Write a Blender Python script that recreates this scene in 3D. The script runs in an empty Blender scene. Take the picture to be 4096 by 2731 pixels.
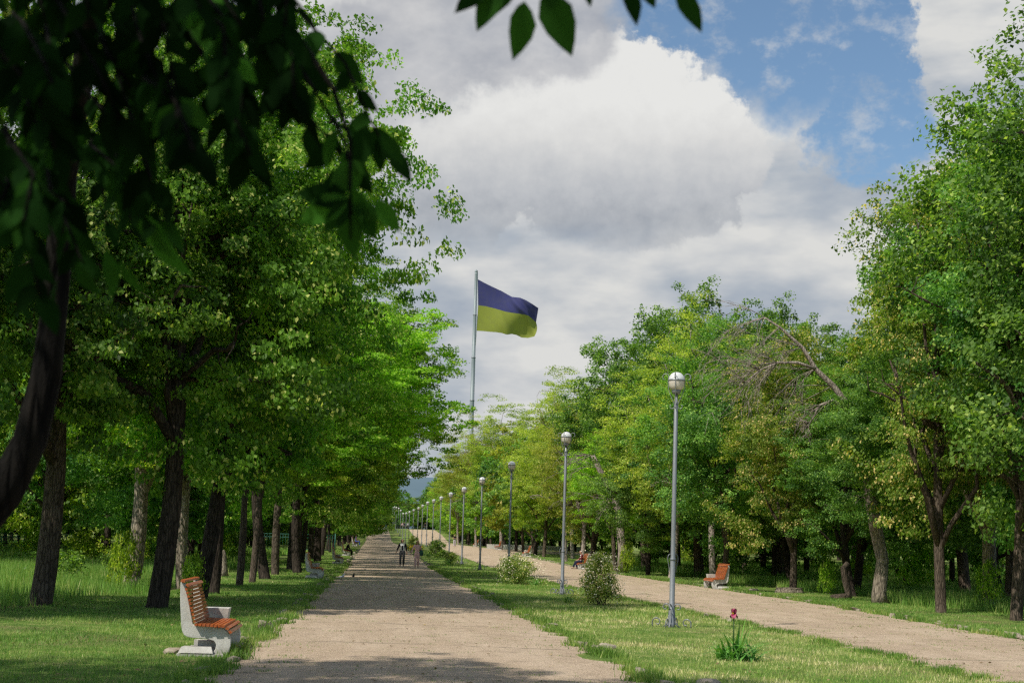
import bpy, bmesh, math, random
import numpy as np
from math import sin, cos, pi, radians, sqrt
from mathutils import Vector, Matrix
random.seed(7)
C = bpy.context.scene.collection
sc = bpy.context.scene

# ------------------------------------------------------------------ camera
FPX, CH = 5800.0, 1.66
YAW, PITCH, ROLL = radians(5.048), radians(7.851), radians(1.65)
RM = Matrix.Rotation(-YAW, 3, 'Z') @ Matrix.Rotation(pi/2+PITCH, 3, 'X') @ Matrix.Rotation(ROLL, 3, 'Z')
cd = bpy.data.cameras.new('camera'); cam = bpy.data.objects.new('camera', cd); C.objects.link(cam)
cam.matrix_world = Matrix.Translation((0, 0, CH)) @ RM.to_4x4()
cd.sensor_width = 36; cd.lens = FPX/4096*36; cd.clip_start = .05; cd.clip_end = 20000
cd.dof.use_dof = True; cd.dof.focus_distance = 38; cd.dof.aperture_fstop = 5.6
sc.camera = cam

PROF = [(-400, 0), (98, 0), (135, .35), (170, .75), (216, .85), (250, .9), (275, 1.1), (292, 2.0), (310, 2.8), (345, 3.85), (380, 4.2), (420, 4.3), (9000, 4.3)]
PY = [a for a, b in PROF]; PZ = [b for a, b in PROF]
def gz(Y): return float(np.interp(Y, PY, PZ))
def at(x, y, Y):                      # survey helper: photo measurement at a known distance -> world point
    d = RM @ Vector(((x-2048)/FPX, (1365.5-y)/FPX, -1))
    return Vector((0, 0, CH)) + d*(Y/d.y)

# ------------------------------------------------------------------ node helpers
def mat(name):
    m = bpy.data.materials.new(name); m.use_nodes = True
    nt = m.node_tree; nt.nodes.clear()
    return m, nt
def nd(nt, t, inp=None, **kw):
    n = nt.nodes.new(t)
    for k, v in kw.items(): setattr(n, k, v)
    if inp:
        for k, v in inp.items():
            s = n.inputs[k]
            if isinstance(v, bpy.types.NodeSocket): nt.links.new(v, s)
            else: s.default_value = v
    return n
def ramp(nt, fac, stops, interp='LINEAR'):
    r = nt.nodes.new('ShaderNodeValToRGB'); r.color_ramp.interpolation = interp
    e = r.color_ramp.elements
    while len(e) < len(stops): e.new(.5)
    for i, (p, c) in enumerate(stops):
        e[i].position = p; e[i].color = tuple(c)+(1,) if len(c) == 3 else c
    nt.links.new(fac, r.inputs[0]); return r.outputs[0]
def mixc(nt, f, a, b, t='MIX'):
    n = nt.nodes.new('ShaderNodeMix'); n.data_type = 'RGBA'; n.blend_type = t
    for s, v in ((n.inputs[0], f), (n.inputs[6], a), (n.inputs[7], b)):
        if isinstance(v, bpy.types.NodeSocket): nt.links.new(v, s)
        else: s.default_value = v if not isinstance(v, tuple) or len(v) == 4 else v+(1,)
    return n.outputs[2]
def mth(nt, op, a, b=None, c=None, clamp=False):
    n = nt.nodes.new('ShaderNodeMath'); n.operation = op; n.use_clamp = clamp
    for i, v in enumerate((a, b, c)):
        if v is None: continue
        if isinstance(v, bpy.types.NodeSocket): nt.links.new(v, n.inputs[i])
        else: n.inputs[i].default_value = v
    return n.outputs[0]
def noise(nt, vec, scale, detail=4, rough=.55, dim='3D'):
    n = nd(nt, 'ShaderNodeTexNoise', {'Scale': scale, 'Detail': detail, 'Roughness': rough}, noise_dimensions=dim)
    if vec is not None: nt.links.new(vec, n.inputs['Vector'])
    return n.outputs['Fac']
def out(nt, sh):
    o = nd(nt, 'ShaderNodeOutputMaterial', {'Surface': sh})
def coord(nt, scale=(1, 1, 1), kind='Object'):
    t = nd(nt, 'ShaderNodeTexCoord')
    m = nd(nt, 'ShaderNodeMapping', {'Vector': t.outputs[kind], 'Scale': scale})
    return m.outputs[0]
def geo_pos(nt, scale=(1, 1, 1)):
    t = nd(nt, 'ShaderNodeNewGeometry')
    return nd(nt, 'ShaderNodeMapping', {'Vector': t.outputs['Position'], 'Scale': scale}).outputs[0]
def princ(nt, col, rough=.7, metal=0, spec=.3, bump=None, bd=.01, bs=.5, **kw):
    p = nd(nt, 'ShaderNodeBsdfPrincipled', {'Roughness': rough, 'Metallic': metal, 'Specular IOR Level': spec})
    if isinstance(col, bpy.types.NodeSocket): nt.links.new(col, p.inputs['Base Color'])
    else: p.inputs['Base Color'].default_value = tuple(col)+(1,)
    if bump is not None:
        b = nd(nt, 'ShaderNodeBump', {'Height': bump, 'Distance': bd, 'Strength': bs})
        nt.links.new(b.outputs[0], p.inputs['Normal'])
    return p.outputs[0]

def leaf_mat(name, dark, mid, light, accent=None, trans=.38, tcol=None, rough=.5, k=.98, spec=.22):
    dark, mid, light = (tuple(q*f for q in c_) for c_, f in ((dark, k*.62), (mid, k*.96), (light, k*1.04)))
    if accent: accent = tuple(q*(k+.1) for q in accent)
    m, nt = mat(name)
    a = nd(nt, 'ShaderNodeAttribute', attribute_name='lc')
    oi = nd(nt, 'ShaderNodeObjectInfo')
    st = [(0, dark), (.45, mid), (.88, light)]
    if accent: st += [(.93, accent)]
    c = ramp(nt, a.outputs['Fac'], st)
    hs = nd(nt, 'ShaderNodeHueSaturation', {'Color': c, 'Hue': mth(nt, 'MULTIPLY_ADD', oi.outputs['Random'], .03, .485),
            'Value': mth(nt, 'MULTIPLY_ADD', oi.outputs['Random'], .35, .85), 'Saturation': 1.0})
    col = hs.outputs[0]
    p = princ(nt, col, rough, 0, spec)
    tc = mixc(nt, 1.0, col, tcol or (1.7, 1.9, .7), 'MULTIPLY')
    t = nd(nt, 'ShaderNodeBsdfTranslucent', {'Color': tc})
    mx = nd(nt, 'ShaderNodeMixShader', {0: trans, 1: p, 2: t.outputs[0]})
    out(nt, mx.outputs[0]); return m

M = {}
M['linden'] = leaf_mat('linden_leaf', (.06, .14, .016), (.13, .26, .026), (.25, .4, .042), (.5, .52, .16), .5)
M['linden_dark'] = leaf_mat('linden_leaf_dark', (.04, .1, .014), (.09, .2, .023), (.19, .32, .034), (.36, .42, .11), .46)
M['maple'] = leaf_mat('maple_leaf', (.05, .13, .026), (.108, .22, .04), (.19, .315, .056), (.34, .46, .1), .44)
M['lime'] = leaf_mat('lime_leaf', (.12, .22, .02), (.22, .36, .03), (.35, .48, .045), (.5, .55, .1), .5)
M['robinia'] = leaf_mat('robinia_leaf', (.15, .21, .032), (.26, .32, .045), (.38, .42, .065), (.5, .45, .13), .48)
M['browned'] = leaf_mat('seeded_leaf', (.08, .155, .022), (.17, .26, .036), (.29, .35, .055), (.58, .46, .18), .44)
M['fore'] = leaf_mat('foreground_leaf_shaded', (.004, .012, .003), (.009, .027, .005), (.06, .16, .02), None, .32, rough=.9, spec=.02)  # canopy shade put into near-black tones, light through thin leaves into the green
M['shrub'] = leaf_mat('shrub_leaf', (.1, .17, .035), (.19, .27, .055), (.32, .37, .1), (.5, .42, .17), .36, k=1.25)
M['iris'] = leaf_mat('iris_leaf', (.06, .16, .032), (.12, .27, .05), (.23, .4, .08), None, .25)
M['blade'] = leaf_mat('grass_blade', k=1.0, dark=(.085, .21, .03), mid=(.18, .32, .055), light=(.44, .45, .15), accent=(.68, .58, .33), trans=.35, tcol=(1.4, 1.5, .8))

def bark(name, c1, c2, c3=None):
    m, nt = mat(name)
    v = coord(nt, (7, 7, 1.3))
    n1 = noise(nt, v, 2.2, 6, .65)
    w = nd(nt, 'ShaderNodeTexVoronoi', {'Vector': v, 'Scale': 2.6}, feature='DISTANCE_TO_EDGE')
    c = ramp(nt, n1, [(.3, c1), (.62, c2)])
    crack = ramp(nt, w.outputs['Distance'], [(0, (.35, .35, .35)), (.16, (1, 1, 1))])
    c = mixc(nt, 1.0, c, crack, 'MULTIPLY')
    h = mth(nt, 'ADD', mth(nt, 'MULTIPLY', n1, .6), mth(nt, 'MINIMUM', w.outputs['Distance'], .2))
    out(nt, princ(nt, c, .9, 0, .1, h, .06, .9)); return m
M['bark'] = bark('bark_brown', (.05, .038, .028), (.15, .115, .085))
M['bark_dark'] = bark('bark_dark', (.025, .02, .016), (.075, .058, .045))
M['bark_shaded'] = bark('bark_shaded', (.003, .0028, .0025), (.011, .009, .007))  # canopy shade on the near stem is put into the bark colour
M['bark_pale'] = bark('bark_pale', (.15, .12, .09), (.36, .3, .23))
M['wood_dead'] = bark('dead_wood', (.24, .19, .16), (.46, .39, .33))
def flat(name, col, rough=.6, metal=0, spec=.3, var=.25, ns=30, bd=.003):
    m, nt = mat(name)
    n = noise(nt, coord(nt), ns, 4)
    c = mixc(nt, n, tuple(x*(1-var) for x in col), tuple(min(1, x*(1+var)) for x in col))
    out(nt, princ(nt, c, rough, metal, spec, n, bd, .4)); return m
m, nt = mat('bench_concrete'); v = coord(nt)
n1 = noise(nt, v, 3.2, 6, .7); n2 = noise(nt, v, 45, 3, .7); sz = nd(nt, 'ShaderNodeSeparateXYZ', {0: v}).outputs[2]
c = ramp(nt, n1, [(.3, (.38, .36, .31)), (.5, (.54, .52, .47)), (.72, (.64, .62, .57))])
c = mixc(nt, mth(nt, 'MULTIPLY', ramp(nt, mth(nt, 'ADD', sz, mth(nt, 'MULTIPLY', n1, .3)), [(.12, (1, 1, 1)), (.36, (0, 0, 0))]), .65), c, (.17, .15, .11))
c = mixc(nt, ramp(nt, n2, [(.35, (.5, .5, .5)), (.5, (0, 0, 0))]), c, (.3, .28, .25))
out(nt, princ(nt, c, .9, 0, .2, mth(nt, 'ADD', n1, n2), .006, .6)); M['concrete'] = m
def slat_mat():
    m, nt = mat('varnished_slat')
    n = noise(nt, coord(nt, (12, 1.2, 12)), 3, 5, .6)
    n2 = noise(nt, coord(nt), 5, 2)
    c = ramp(nt, n, [(.3, (.2, .045, .012)), (.55, (.42, .1, .022)), (.75, (.52, .17, .05))])
    c = mixc(nt, ramp(nt, n2, [(.5, (0, 0, 0)), (.75, (.6, .6, .6))]), c, (.2, .1, .07))
    out(nt, princ(nt, c, .38, 0, .45, n, .003, .4)); return m
M['slat'] = slat_mat()
M['metal'] = flat('galvanised_paint', (.24, .25, .26), .45, .35, .5, .18, 25, .002)
M['metal_lt'] = flat('scroll_metal', (.17, .18, .19), .45, .3, .5, .2, 25, .002)
def glass(name, col, emi=0):
    m, nt = mat(name)
    p = nd(nt, 'ShaderNodeBsdfPrincipled', {'Base Color': col+(1,), 'Roughness': .18, 'Specular IOR Level': .6})
    t = nd(nt, 'ShaderNodeBsdfTranslucent', {'Color': col+(1,)})
    mx = nd(nt, 'ShaderNodeMixShader', {0: .45, 1: p.outputs[0], 2: t.outputs[0]}); out(nt, mx.outputs[0]); return m
M['globe'] = glass('globe_white', (.93, .93, .92)); M['bowl'] = glass('bowl_cream', (.93, .85, .74))
M['pole_paint'] = flat('flagpole_paint', (.2, .235, .24), .5, .1, .4, .08, 1)
def cloth(name, col, rough=.85):
    m, nt = mat(name); n = noise(nt, coord(nt), 60, 2)
    c = mixc(nt, n, tuple(x*.8 for x in col), tuple(min(1, x*1.15) for x in col))
    out(nt, princ(nt, c, rough, 0, .15, n, .004, .3)); return m
def flag_mat():
    m, nt = mat('flag_fabric')
    a = nd(nt, 'ShaderNodeAttribute', attribute_name='lc')
    n = noise(nt, coord(nt), .8, 3)
    c = ramp(nt, a.outputs['Fac'], [(0, (.045, .05, .2)), (.5, (.3, .34, .05))], 'CONSTANT')
    c = mixc(nt, mth(nt, 'MULTIPLY', n, .35), c, (.16, .15, .1))
    p = princ(nt, c, .8, 0, .1); t = nd(nt, 'ShaderNodeBsdfTranslucent', {'Color': c})
    out(nt, nd(nt, 'ShaderNodeMixShader', {0: .3, 1: p, 2: t.outputs[0]}).outputs[0]); return m
M['flag'] = flag_mat()

# ------------------------------------------------------------------ object helpers
def tag(o, label=None, cat=None, group=None, kind=None):
    if label: o['label'] = label
    if cat: o['category'] = cat
    if group: o['group'] = group
    if kind: o['kind'] = kind
    return o
def empty(name, loc, rz=0, label=None, cat=None, group=None):
    o = bpy.data.objects.new(name, None); C.objects.link(o)
    o.location = loc; o.rotation_euler = (0, 0, rz); o.empty_display_size = .3
    return tag(o, label, cat, group)
class MB:
    def __init__(s): s.v = []; s.f = []; s.smooth = []
    def add(s, vs, fs, sm=True):
        k = len(s.v); s.v += [tuple(v) for v in vs]; s.f += [tuple(i+k for i in f) for f in fs]; s.smooth += [sm]*len(fs)
    def box(s, c, d, R=None):
        vs = [Vector((x*d[0]/2, y*d[1]/2, z*d[2]/2)) for x in (-1, 1) for y in (-1, 1) for z in (-1, 1)]
        if R is not None: vs = [R @ v for v in vs]
        s.add([v+Vector(c) for v in vs], [(0, 1, 3, 2), (4, 6, 7, 5), (0, 4, 5, 1), (2, 3, 7, 6), (0, 2, 6, 4), (1, 5, 7, 3)], False)
    def tube(s, pts, rad, n=7, cap=True, jit=0):
        pts = [Vector(p) for p in pts]
        if not hasattr(rad, '__len__'): rad = [rad]*len(pts)
        vs = []; u = None
        for i, p in enumerate(pts):
            t = (pts[min(i+1, len(pts)-1)]-pts[max(i-1, 0)])
            t = t.normalized() if t.length > 1e-9 else Vector((0, 0, 1))
            if u is None: u = t.orthogonal().normalized()
            else:
                u = (u-t*u.dot(t)); u = u.normalized() if u.length > 1e-6 else t.orthogonal().normalized()
            w = t.cross(u)
            for k in range(n):
                a = 2*pi*k/n; r = rad[i]*(1+(random.uniform(-jit, jit) if jit else 0))
                vs.append(p+(u*cos(a)+w*sin(a))*r)
        fs = [(i*n+k, i*n+(k+1) % n, (i+1)*n+(k+1) % n, (i+1)*n+k) for i in range(len(pts)-1) for k in range(n)]
        if cap: fs += [tuple(range(n-1, -1, -1)), tuple(range((len(pts)-1)*n, len(pts)*n))]
        s.add(vs, fs)
    def lathe(s, prof, c=(0, 0, 0), n=20, smooth=True):
        c = Vector(c); vs = []
        for r, z in prof:
            for k in range(n): a = 2*pi*k/n; vs.append(c+Vector((r*cos(a), r*sin(a), z)))
        fs = [(i*n+k, i*n+(k+1) % n, (i+1)*n+(k+1) % n, (i+1)*n+k) for i in range(len(prof)-1) for k in range(n)]
        fs += [tuple(range(n-1, -1, -1)), tuple(range((len(prof)-1)*n, len(prof)*n))]
        s.add(vs, fs, smooth)
    def prism(s, poly, y0, y1, taper=None):        # poly in x,z extruded along y
        n = len(poly); vs = [(x, y0, z) for x, z in poly]+[(x, y1, z) for x, z in poly]
        s.add(vs, [(i, (i+1) % n, n+(i+1) % n, n+i) for i in range(n)]+[tuple(range(n-1, -1, -1)), tuple(range(n, 2*n))], False)
    def mesh(s, name, m):
        me = bpy.data.meshes.new(name); me.from_pydata(s.v, [], s.f); me.polygons.foreach_set('use_smooth', s.smooth)
        me.materials.append(m); me.update(); return me
    def build(s, name, m, parent=None, **kw):
        o = bpy.data.objects.new(name, s.mesh(name, m)); C.objects.link(o); o.parent = parent; return tag(o, **kw)
def recalc(me):
    bm = bmesh.new(); bm.from_mesh(me); bmesh.ops.recalc_face_normals(bm, faces=bm.faces); bm.to_mesh(me); bm.free()
def add_obj(name, me, parent=None, **kw):
    o = bpy.data.objects.new(name, me); C.objects.link(o); o.parent = parent; return tag(o, **kw)
def copy_tree(o, parent=None):
    c = o.copy(); C.objects.link(c); c.parent = parent
    for ch in o.children: copy_tree(ch, c)
    return c

def mesh_np(name, V, Fidx, k, lc, m):
    """V (n,3), Fidx (m,k) polygons, lc per vertex"""
    me = bpy.data.meshes.new(name)
    nv, nf = len(V), len(Fidx)
    me.vertices.add(nv); me.vertices.foreach_set('co', np.ascontiguousarray(V, dtype=np.float32).ravel())
    me.loops.add(nf*k); me.loops.foreach_set('vertex_index', np.ascontiguousarray(Fidx, dtype=np.int32).ravel())
    me.polygons.add(nf); me.polygons.foreach_set('loop_start', np.arange(0, nf*k, k, dtype=np.int32))
    me.update(calc_edges=True)
    a = me.attributes.new('lc', 'FLOAT', 'POINT'); a.data.foreach_set('value', np.ascontiguousarray(lc, dtype=np.float32))
    me.materials.append(m); return me
def unit(a): return a/np.maximum(np.linalg.norm(a, axis=1, keepdims=True), 1e-9)
def leaves_mesh(name, c, d, n, s, lc, m, wr=.72, fold=.12):
    d = unit(d); sd = unit(np.cross(n, d)); n = np.cross(d, sd); s = s[:, None]
    N = len(c); V = np.empty((N, 4, 3))
    V[:, 0] = c-d*s*.5; V[:, 2] = c+d*s*.5
    V[:, 1] = c-d*s*.06+sd*s*wr*.5+n*s*fold; V[:, 3] = c-d*s*.06-sd*s*wr*.5+n*s*fold
    b = np.arange(N)[:, None]*4
    F = np.concatenate([b+np.array([[0, 1, 2]]), b+np.array([[0, 2, 3]])], axis=1).reshape(-1, 3)
    return mesh_np(name, V.reshape(-1, 3), F, 3, np.repeat(lc, 4), m)
def big_leaves_mesh(name, c, d, n, s, lc, m, wr=.5):
    """pointed oval leaf with midrib: base, 4 stations, tip (c is the leaf base)"""
    d = unit(d); sd = unit(np.cross(n, d)); n = np.cross(d, sd); s = s[:, None]
    N = len(c); st = [(0.0, 0.0), (.14, .55), (.36, .98), (.6, .86), (.82, .46), (1.0, 0.0)]
    V = np.empty((N, 14, 3))
    V[:, 0] = c; V[:, 13] = c+d*s-n*s*.16
    for i, (t, w) in enumerate(st[1:5]):
        dr = -.16*t*t
        V[:, 1+i*3] = c+d*s*t+sd*s*wr*.5*w+n*s*(dr+.07*w)
        V[:, 2+i*3] = c+d*s*t+n*s*dr
        V[:, 3+i*3] = c+d*s*t-sd*s*wr*.5*w+n*s*(dr+.07*w)
    tri = [(0, 1, 2), (0, 2, 3), (10, 13, 11), (11, 13, 12)]
    for i in range(3):
        a = 1+i*3; b = a+3
        tri += [(a, b, b+1), (a, b+1, a+1), (a+1, b+1, b+2), (a+1, b+2, a+2)]
    b = np.arange(N)[:, None, None]*14
    F = (b+np.array(tri)[None]).reshape(-1, 3)
    return mesh_np(name, V.reshape(-1, 3), F, 3, np.repeat(lc, 14), m)

# ------------------------------------------------------------------ trees
def limb_path(a, b, rng, sag=.0, wob=.12, n=5):
    a = Vector(a); b = Vector(b); L = (b-a).length; pts = []
    for i in range(n+1):
        t = i/n; p = a.lerp(b, t); p.z += sin(pi*t)*L*sag
        if 0 < i < n: p += Vector((rng.uniform(-1, 1), rng.uniform(-1, 1), rng.uniform(-1, 1)))*L*wob*.35
        pts.append(p)
    return pts
def make_tree(seed, H, clear, r, ncl, nlf, leaf, lm, bm_='bark', rt=.22, flat_=.5, spread=.6, shell=.45, droop=.5, limbs=16, twigs=0, fork=False, accent=.08, eggk=-.12):
    rng = random.Random(seed); R = np.random.RandomState(seed)
    zc = clear+(H-clear)*.5; rz = (H-clear)*.5
    dirs = unit(R.normal(size=(ncl, 3)))
    ph = np.arctan2(dirs[:, 1], dirs[:, 0]); a = R.uniform(0, 6.28, 6)
    lob = 1+.16*np.sin(2*ph+a[0]+3*dirs[:, 2])+.13*np.sin(3*ph+a[1]-4*dirs[:, 2])+.1*np.sin(5*ph+a[2]+6*dirs[:, 2])
    rad = np.minimum(R.uniform(size=ncl)**shell*lob, 1.08)
    egg = 1.04+eggk*dirs[:, 2]
    cen = np.stack([dirs[:, 0]*rad*r*egg, dirs[:, 1]*rad*r*egg, zc+dirs[:, 2]*rad*rz], 1)
    cen[:, 2] = np.maximum(cen[:, 2], clear*.8+R.uniform(0, 1, ncl))
    nb = max(52, int(ncl/6.6))
    bo = cen[:nb]                                   # boughs; sprays gather round them so gaps open between
    br = R.uniform(.75, 1.3, nb)*r*.22
    ns = ncl//nb
    sd_ = unit(R.normal(size=(nb*ns, 3)))*(R.uniform(size=(nb*ns, 1))**.5)*np.repeat(br, ns)[:, None]
    sd_[:, 2] *= .85; sd_[:, 2] += .12*np.abs(sd_[:, 2])
    cen = np.repeat(bo, ns, 0)+sd_; ncl = len(cen)
    cen[:, 2] -= .1*np.linalg.norm(sd_[:, :2], axis=1)
    cnt = nlf
    c = np.repeat(cen, cnt, 0); N = len(c)
    cs = np.repeat(R.uniform(.7, 1.25, ncl), cnt)[:, None]
    off = unit(R.normal(size=(N, 3)))*(R.uniform(size=(N, 1))**.45)*np.array([spread, spread, spread*flat_])*cs
    outw = np.repeat(unit(cen-np.array([0, 0, zc-rz*.3])), cnt, 0)
    off[:, 2] -= .3*np.linalg.norm(off[:, :2], axis=1)*droop
    c = c+off
    nrm = unit(R.normal(size=(N, 3))*.42+outw*.75+np.array([0, 0, .75]))
    d = unit(R.normal(size=(N, 3))*.6+outw*.35+np.array([0, 0, -droop]))
    s = leaf*R.uniform(.65, 1.25, N)
    blc = np.repeat(R.uniform(.0, .5, nb), ns)
    clc = np.repeat(blc+R.uniform(0, .3, ncl), cnt)
    lc = np.clip(clc+R.normal(size=N)*.14, 0, .86)
    lc[R.uniform(size=N) < accent*np.repeat(R.uniform(0, 2, ncl), cnt)] = .97
    crown = leaves_mesh('crown', c, d, nrm, s, lc, M[lm])
    mb = MB()
    # trunk
    top = Vector((rng.uniform(-.5, .5), rng.uniform(-.5, .5), H*.82)); k = 9
    pts = []; rads = []
    bend = Vector((rng.uniform(-.25, .25), rng.uniform(-.25, .25), 0))
    for i in range(k+1):
        t = i/k; p = Vector((0, 0, -.15)).lerp(top, t**1.15)+bend*sin(pi*min(1, t*1.5))
        pts.append(p); rads.append(rt*(1-t)**.7*.95+.025)
    pts.insert(1, pts[0].lerp(pts[1], .18)); rads.insert(1, rt*1.02); rads[0] = rt*1.5
    mb.tube(pts, rads, 12, jit=.05)
    ends = []
    for i in range(limbs):
        t = rng.uniform(.2, .85) if i else .22
        j = int(t*k)+1; base = pts[min(j, k)]
        if base.z < clear*.75: base = pts[min(j+2, k)]
        tgt = cen[rng.randrange(ncl)]
        tg = Vector(tgt); 
        if tg.z < base.z-1: tg.z = base.z+rng.uniform(-.5, 1)
        tg = base.lerp(tg, .92)
        lp = limb_path(base, tg, rng, .08, .15); L = len(lp)
        r0 = max(.03, rads[min(j, k)]*.55)
        mb.tube(lp, [r0*(1-q/L)+.012 for q in range(L)], 6)
        for _ in range(5):
            q = rng.randrange(2, L); e = lp[q]+Vector((rng.gauss(0, 1), rng.gauss(0, 1), rng.gauss(0, .6)))*r*.1
            mb.tube(limb_path(lp[q], e, rng, .05, .2, 3), [r0*.35, r0*.25, .012, .007], 4)
            ends.append(e)
    for _ in range(twigs):
        e = rng.choice(ends); v = Vector(cen[rng.randrange(ncl)])
        dv = (v-e); dv = dv.normalized()*min(dv.length, 1.6)
        mb.tube(limb_path(e, e+dv, rng, .0, .25, 3), [.018, .012, .008, .004], 3)
    trunk = mb.mesh('trunk', M[bm_])
    return trunk, crown

T = {}; T_H = dict(lin0=14.2, lin1=13.4, lime=13.0, map0=15.0, map1=13.6, seed=14.5, rob=14.5, rob1=13.0, far0=14, far1=13, far2=13.5, far3=13.5, vase=14.2, oak=16, low0=8.5, low1=7.5)
T['lin0'] = make_tree(11, 14.2, 2.9, 4.8, 1300, 88, .112, 'linden', 'bark_dark', .21, droop=1.0, spread=.42, limbs=18)
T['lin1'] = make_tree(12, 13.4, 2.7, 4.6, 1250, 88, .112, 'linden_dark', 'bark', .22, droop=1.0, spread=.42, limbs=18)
T['lime'] = make_tree(13, 13.0, 4.0, 4.3, 1050, 80, .115, 'lime', 'bark', .17, droop=.4, spread=.45, flat_=.35)
T['map0'] = make_tree(14, 15.0, 2.6, 5.2, 1300, 80, .125, 'maple', 'bark', .22, droop=.4, spread=.5, flat_=.7, shell=.33)
T['map1'] = make_tree(15, 13.6, 2.4, 4.5, 1200, 80, .122, 'maple', 'bark_dark', .19, droop=.6, spread=.5)
T['seed'] = make_tree(16, 14.5, 2.4, 4.4, 1200, 84, .115, 'browned', 'bark', .2, droop=.9, spread=.5, accent=.14)
T['rob'] = make_tree(17, 14.5, 3.5, 4.7, 1000, 60, .12, 'robinia', 'wood_dead', .18, droop=.3, spread=.6, flat_=.35, twigs=120, limbs=22)
T['rob1'] = make_tree(18, 13.0, 2.8, 4.4, 1000, 66, .12, 'lime', 'bark', .16, droop=.4, spread=.55, flat_=.4, twigs=60)
T['far0'] = make_tree(21, 14, 1.7, 4.8, 520, 30, .29, 'maple', 'bark_dark', .17, spread=.65, limbs=8)
T['far1'] = make_tree(22, 13, 1.8, 4.4, 500, 30, .28, 'lime', 'bark', .16, spread=.65, limbs=8)
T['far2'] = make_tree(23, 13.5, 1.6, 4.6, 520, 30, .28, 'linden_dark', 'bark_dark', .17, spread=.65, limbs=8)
T['far3'] = make_tree(24, 13.5, 1.8, 4.5, 480, 28, .28, 'robinia', 'bark', .16, spread=.65, limbs=8)
T['vase'] = make_tree(34, 14.4, 3.2, 4.7, 2000, 80, .112, 'linden', 'bark_dark', .21, droop=1.0, spread=.42, limbs=18, eggk=.42)
T['oak'] = make_tree(33, 16, 2.6, 5.7, 1800, 62, .165, 'maple', 'bark', .24, droop=.4, spread=.5, flat_=.75, shell=.36)
T['low0'] = make_tree(31, 8.5, .3, 3.8, 420, 34, .24, 'linden_dark', 'bark_dark', .12, spread=.6, limbs=8)
T['low1'] = make_tree(32, 7.5, .25, 3.4, 400, 34, .22, 'maple', 'bark_dark', .12, spread=.6, limbs=8)
TN = {'vase': 'linden_tree', 'oak': 'maple_tree', 'low0': 'thicket_tree', 'low1': 'thicket_tree', 'lin0': 'linden_tree', 'lin1': 'linden_tree', 'lime': 'maple_tree', 'map0': 'maple_tree', 'map1': 'maple_tree', 'seed': 'linden_tree',
      'rob': 'locust_tree', 'rob1': 'locust_tree', 'far0': 'park_tree', 'far1': 'park_tree', 'far2': 'park_tree', 'far3': 'park_tree'}
SKY_R = [(1560, 2000), (1741, 1880), (1800, 1820), (1916, 1700), (2000, 1560), (2080, 1450), (2300, 1430), (2386, 1350), (2450, 1260), (2640, 1150), (2821, 1125), (3000, 1150), (3180, 1200), (3300, 1290), (3400, 1250), (3480, 1020), (3600, 820), (3700, 640), (3900, 400), (4096, 200), (4600, 0)]
def cap(kind, x, y, s):                # keep a tree no taller than the skyline surveyed from the photo
    h = T_H[kind]; px_ = 1508+5800*x/y
    if x < 0: return s
    lim = min(np.interp(px_+q, [a for a, b in SKY_R], [b for a, b in SKY_R]) if True else 0 for q in (0,))
    lim = max(np.interp(px_+q, [a for a, b in SKY_R], [b for a, b in SKY_R]) for q in (-60*60/y, 0, 60*60/y))
    zmax = CH+(2150-lim)/5800*y-gz(y)
    return max(.45, min(s, zmax*1.02/h))
def tree(kind, x, y, sc_=1.0, tw=1.0, zs=1.0, rz=None, label=None, group=None, lean=(0, 0), shift=(0, 0), bk=None, cx=1.0, capit=True, dz=0, cyw=None):
    if capit and zs == 1.0: sc_ = cap(kind, x, y, sc_)
    rz = random.uniform(0, 6.28) if rz is None else rz
    tr, cr = T[kind]
    e = empty(TN[kind], (x, y, gz(y)), 0, label, 'tree', group)
    t = add_obj('trunk', tr, e); t.scale = (tw, tw, sc_*zs); t.rotation_euler = (lean[0], lean[1], rz)
    if bk:
        t.material_slots[0].link = 'OBJECT'; t.material_slots[0].material = M[bk]
    c = add_obj('crown', cr, e); c.scale = (sc_*cx, sc_*(cyw or cx), sc_*zs); c.rotation_euler = (lean[0], lean[1], rz); c.location = (shift[0], shift[1], dz)
    if dz: t.scale = (tw, tw, sc_*1.18)
    return e

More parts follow.
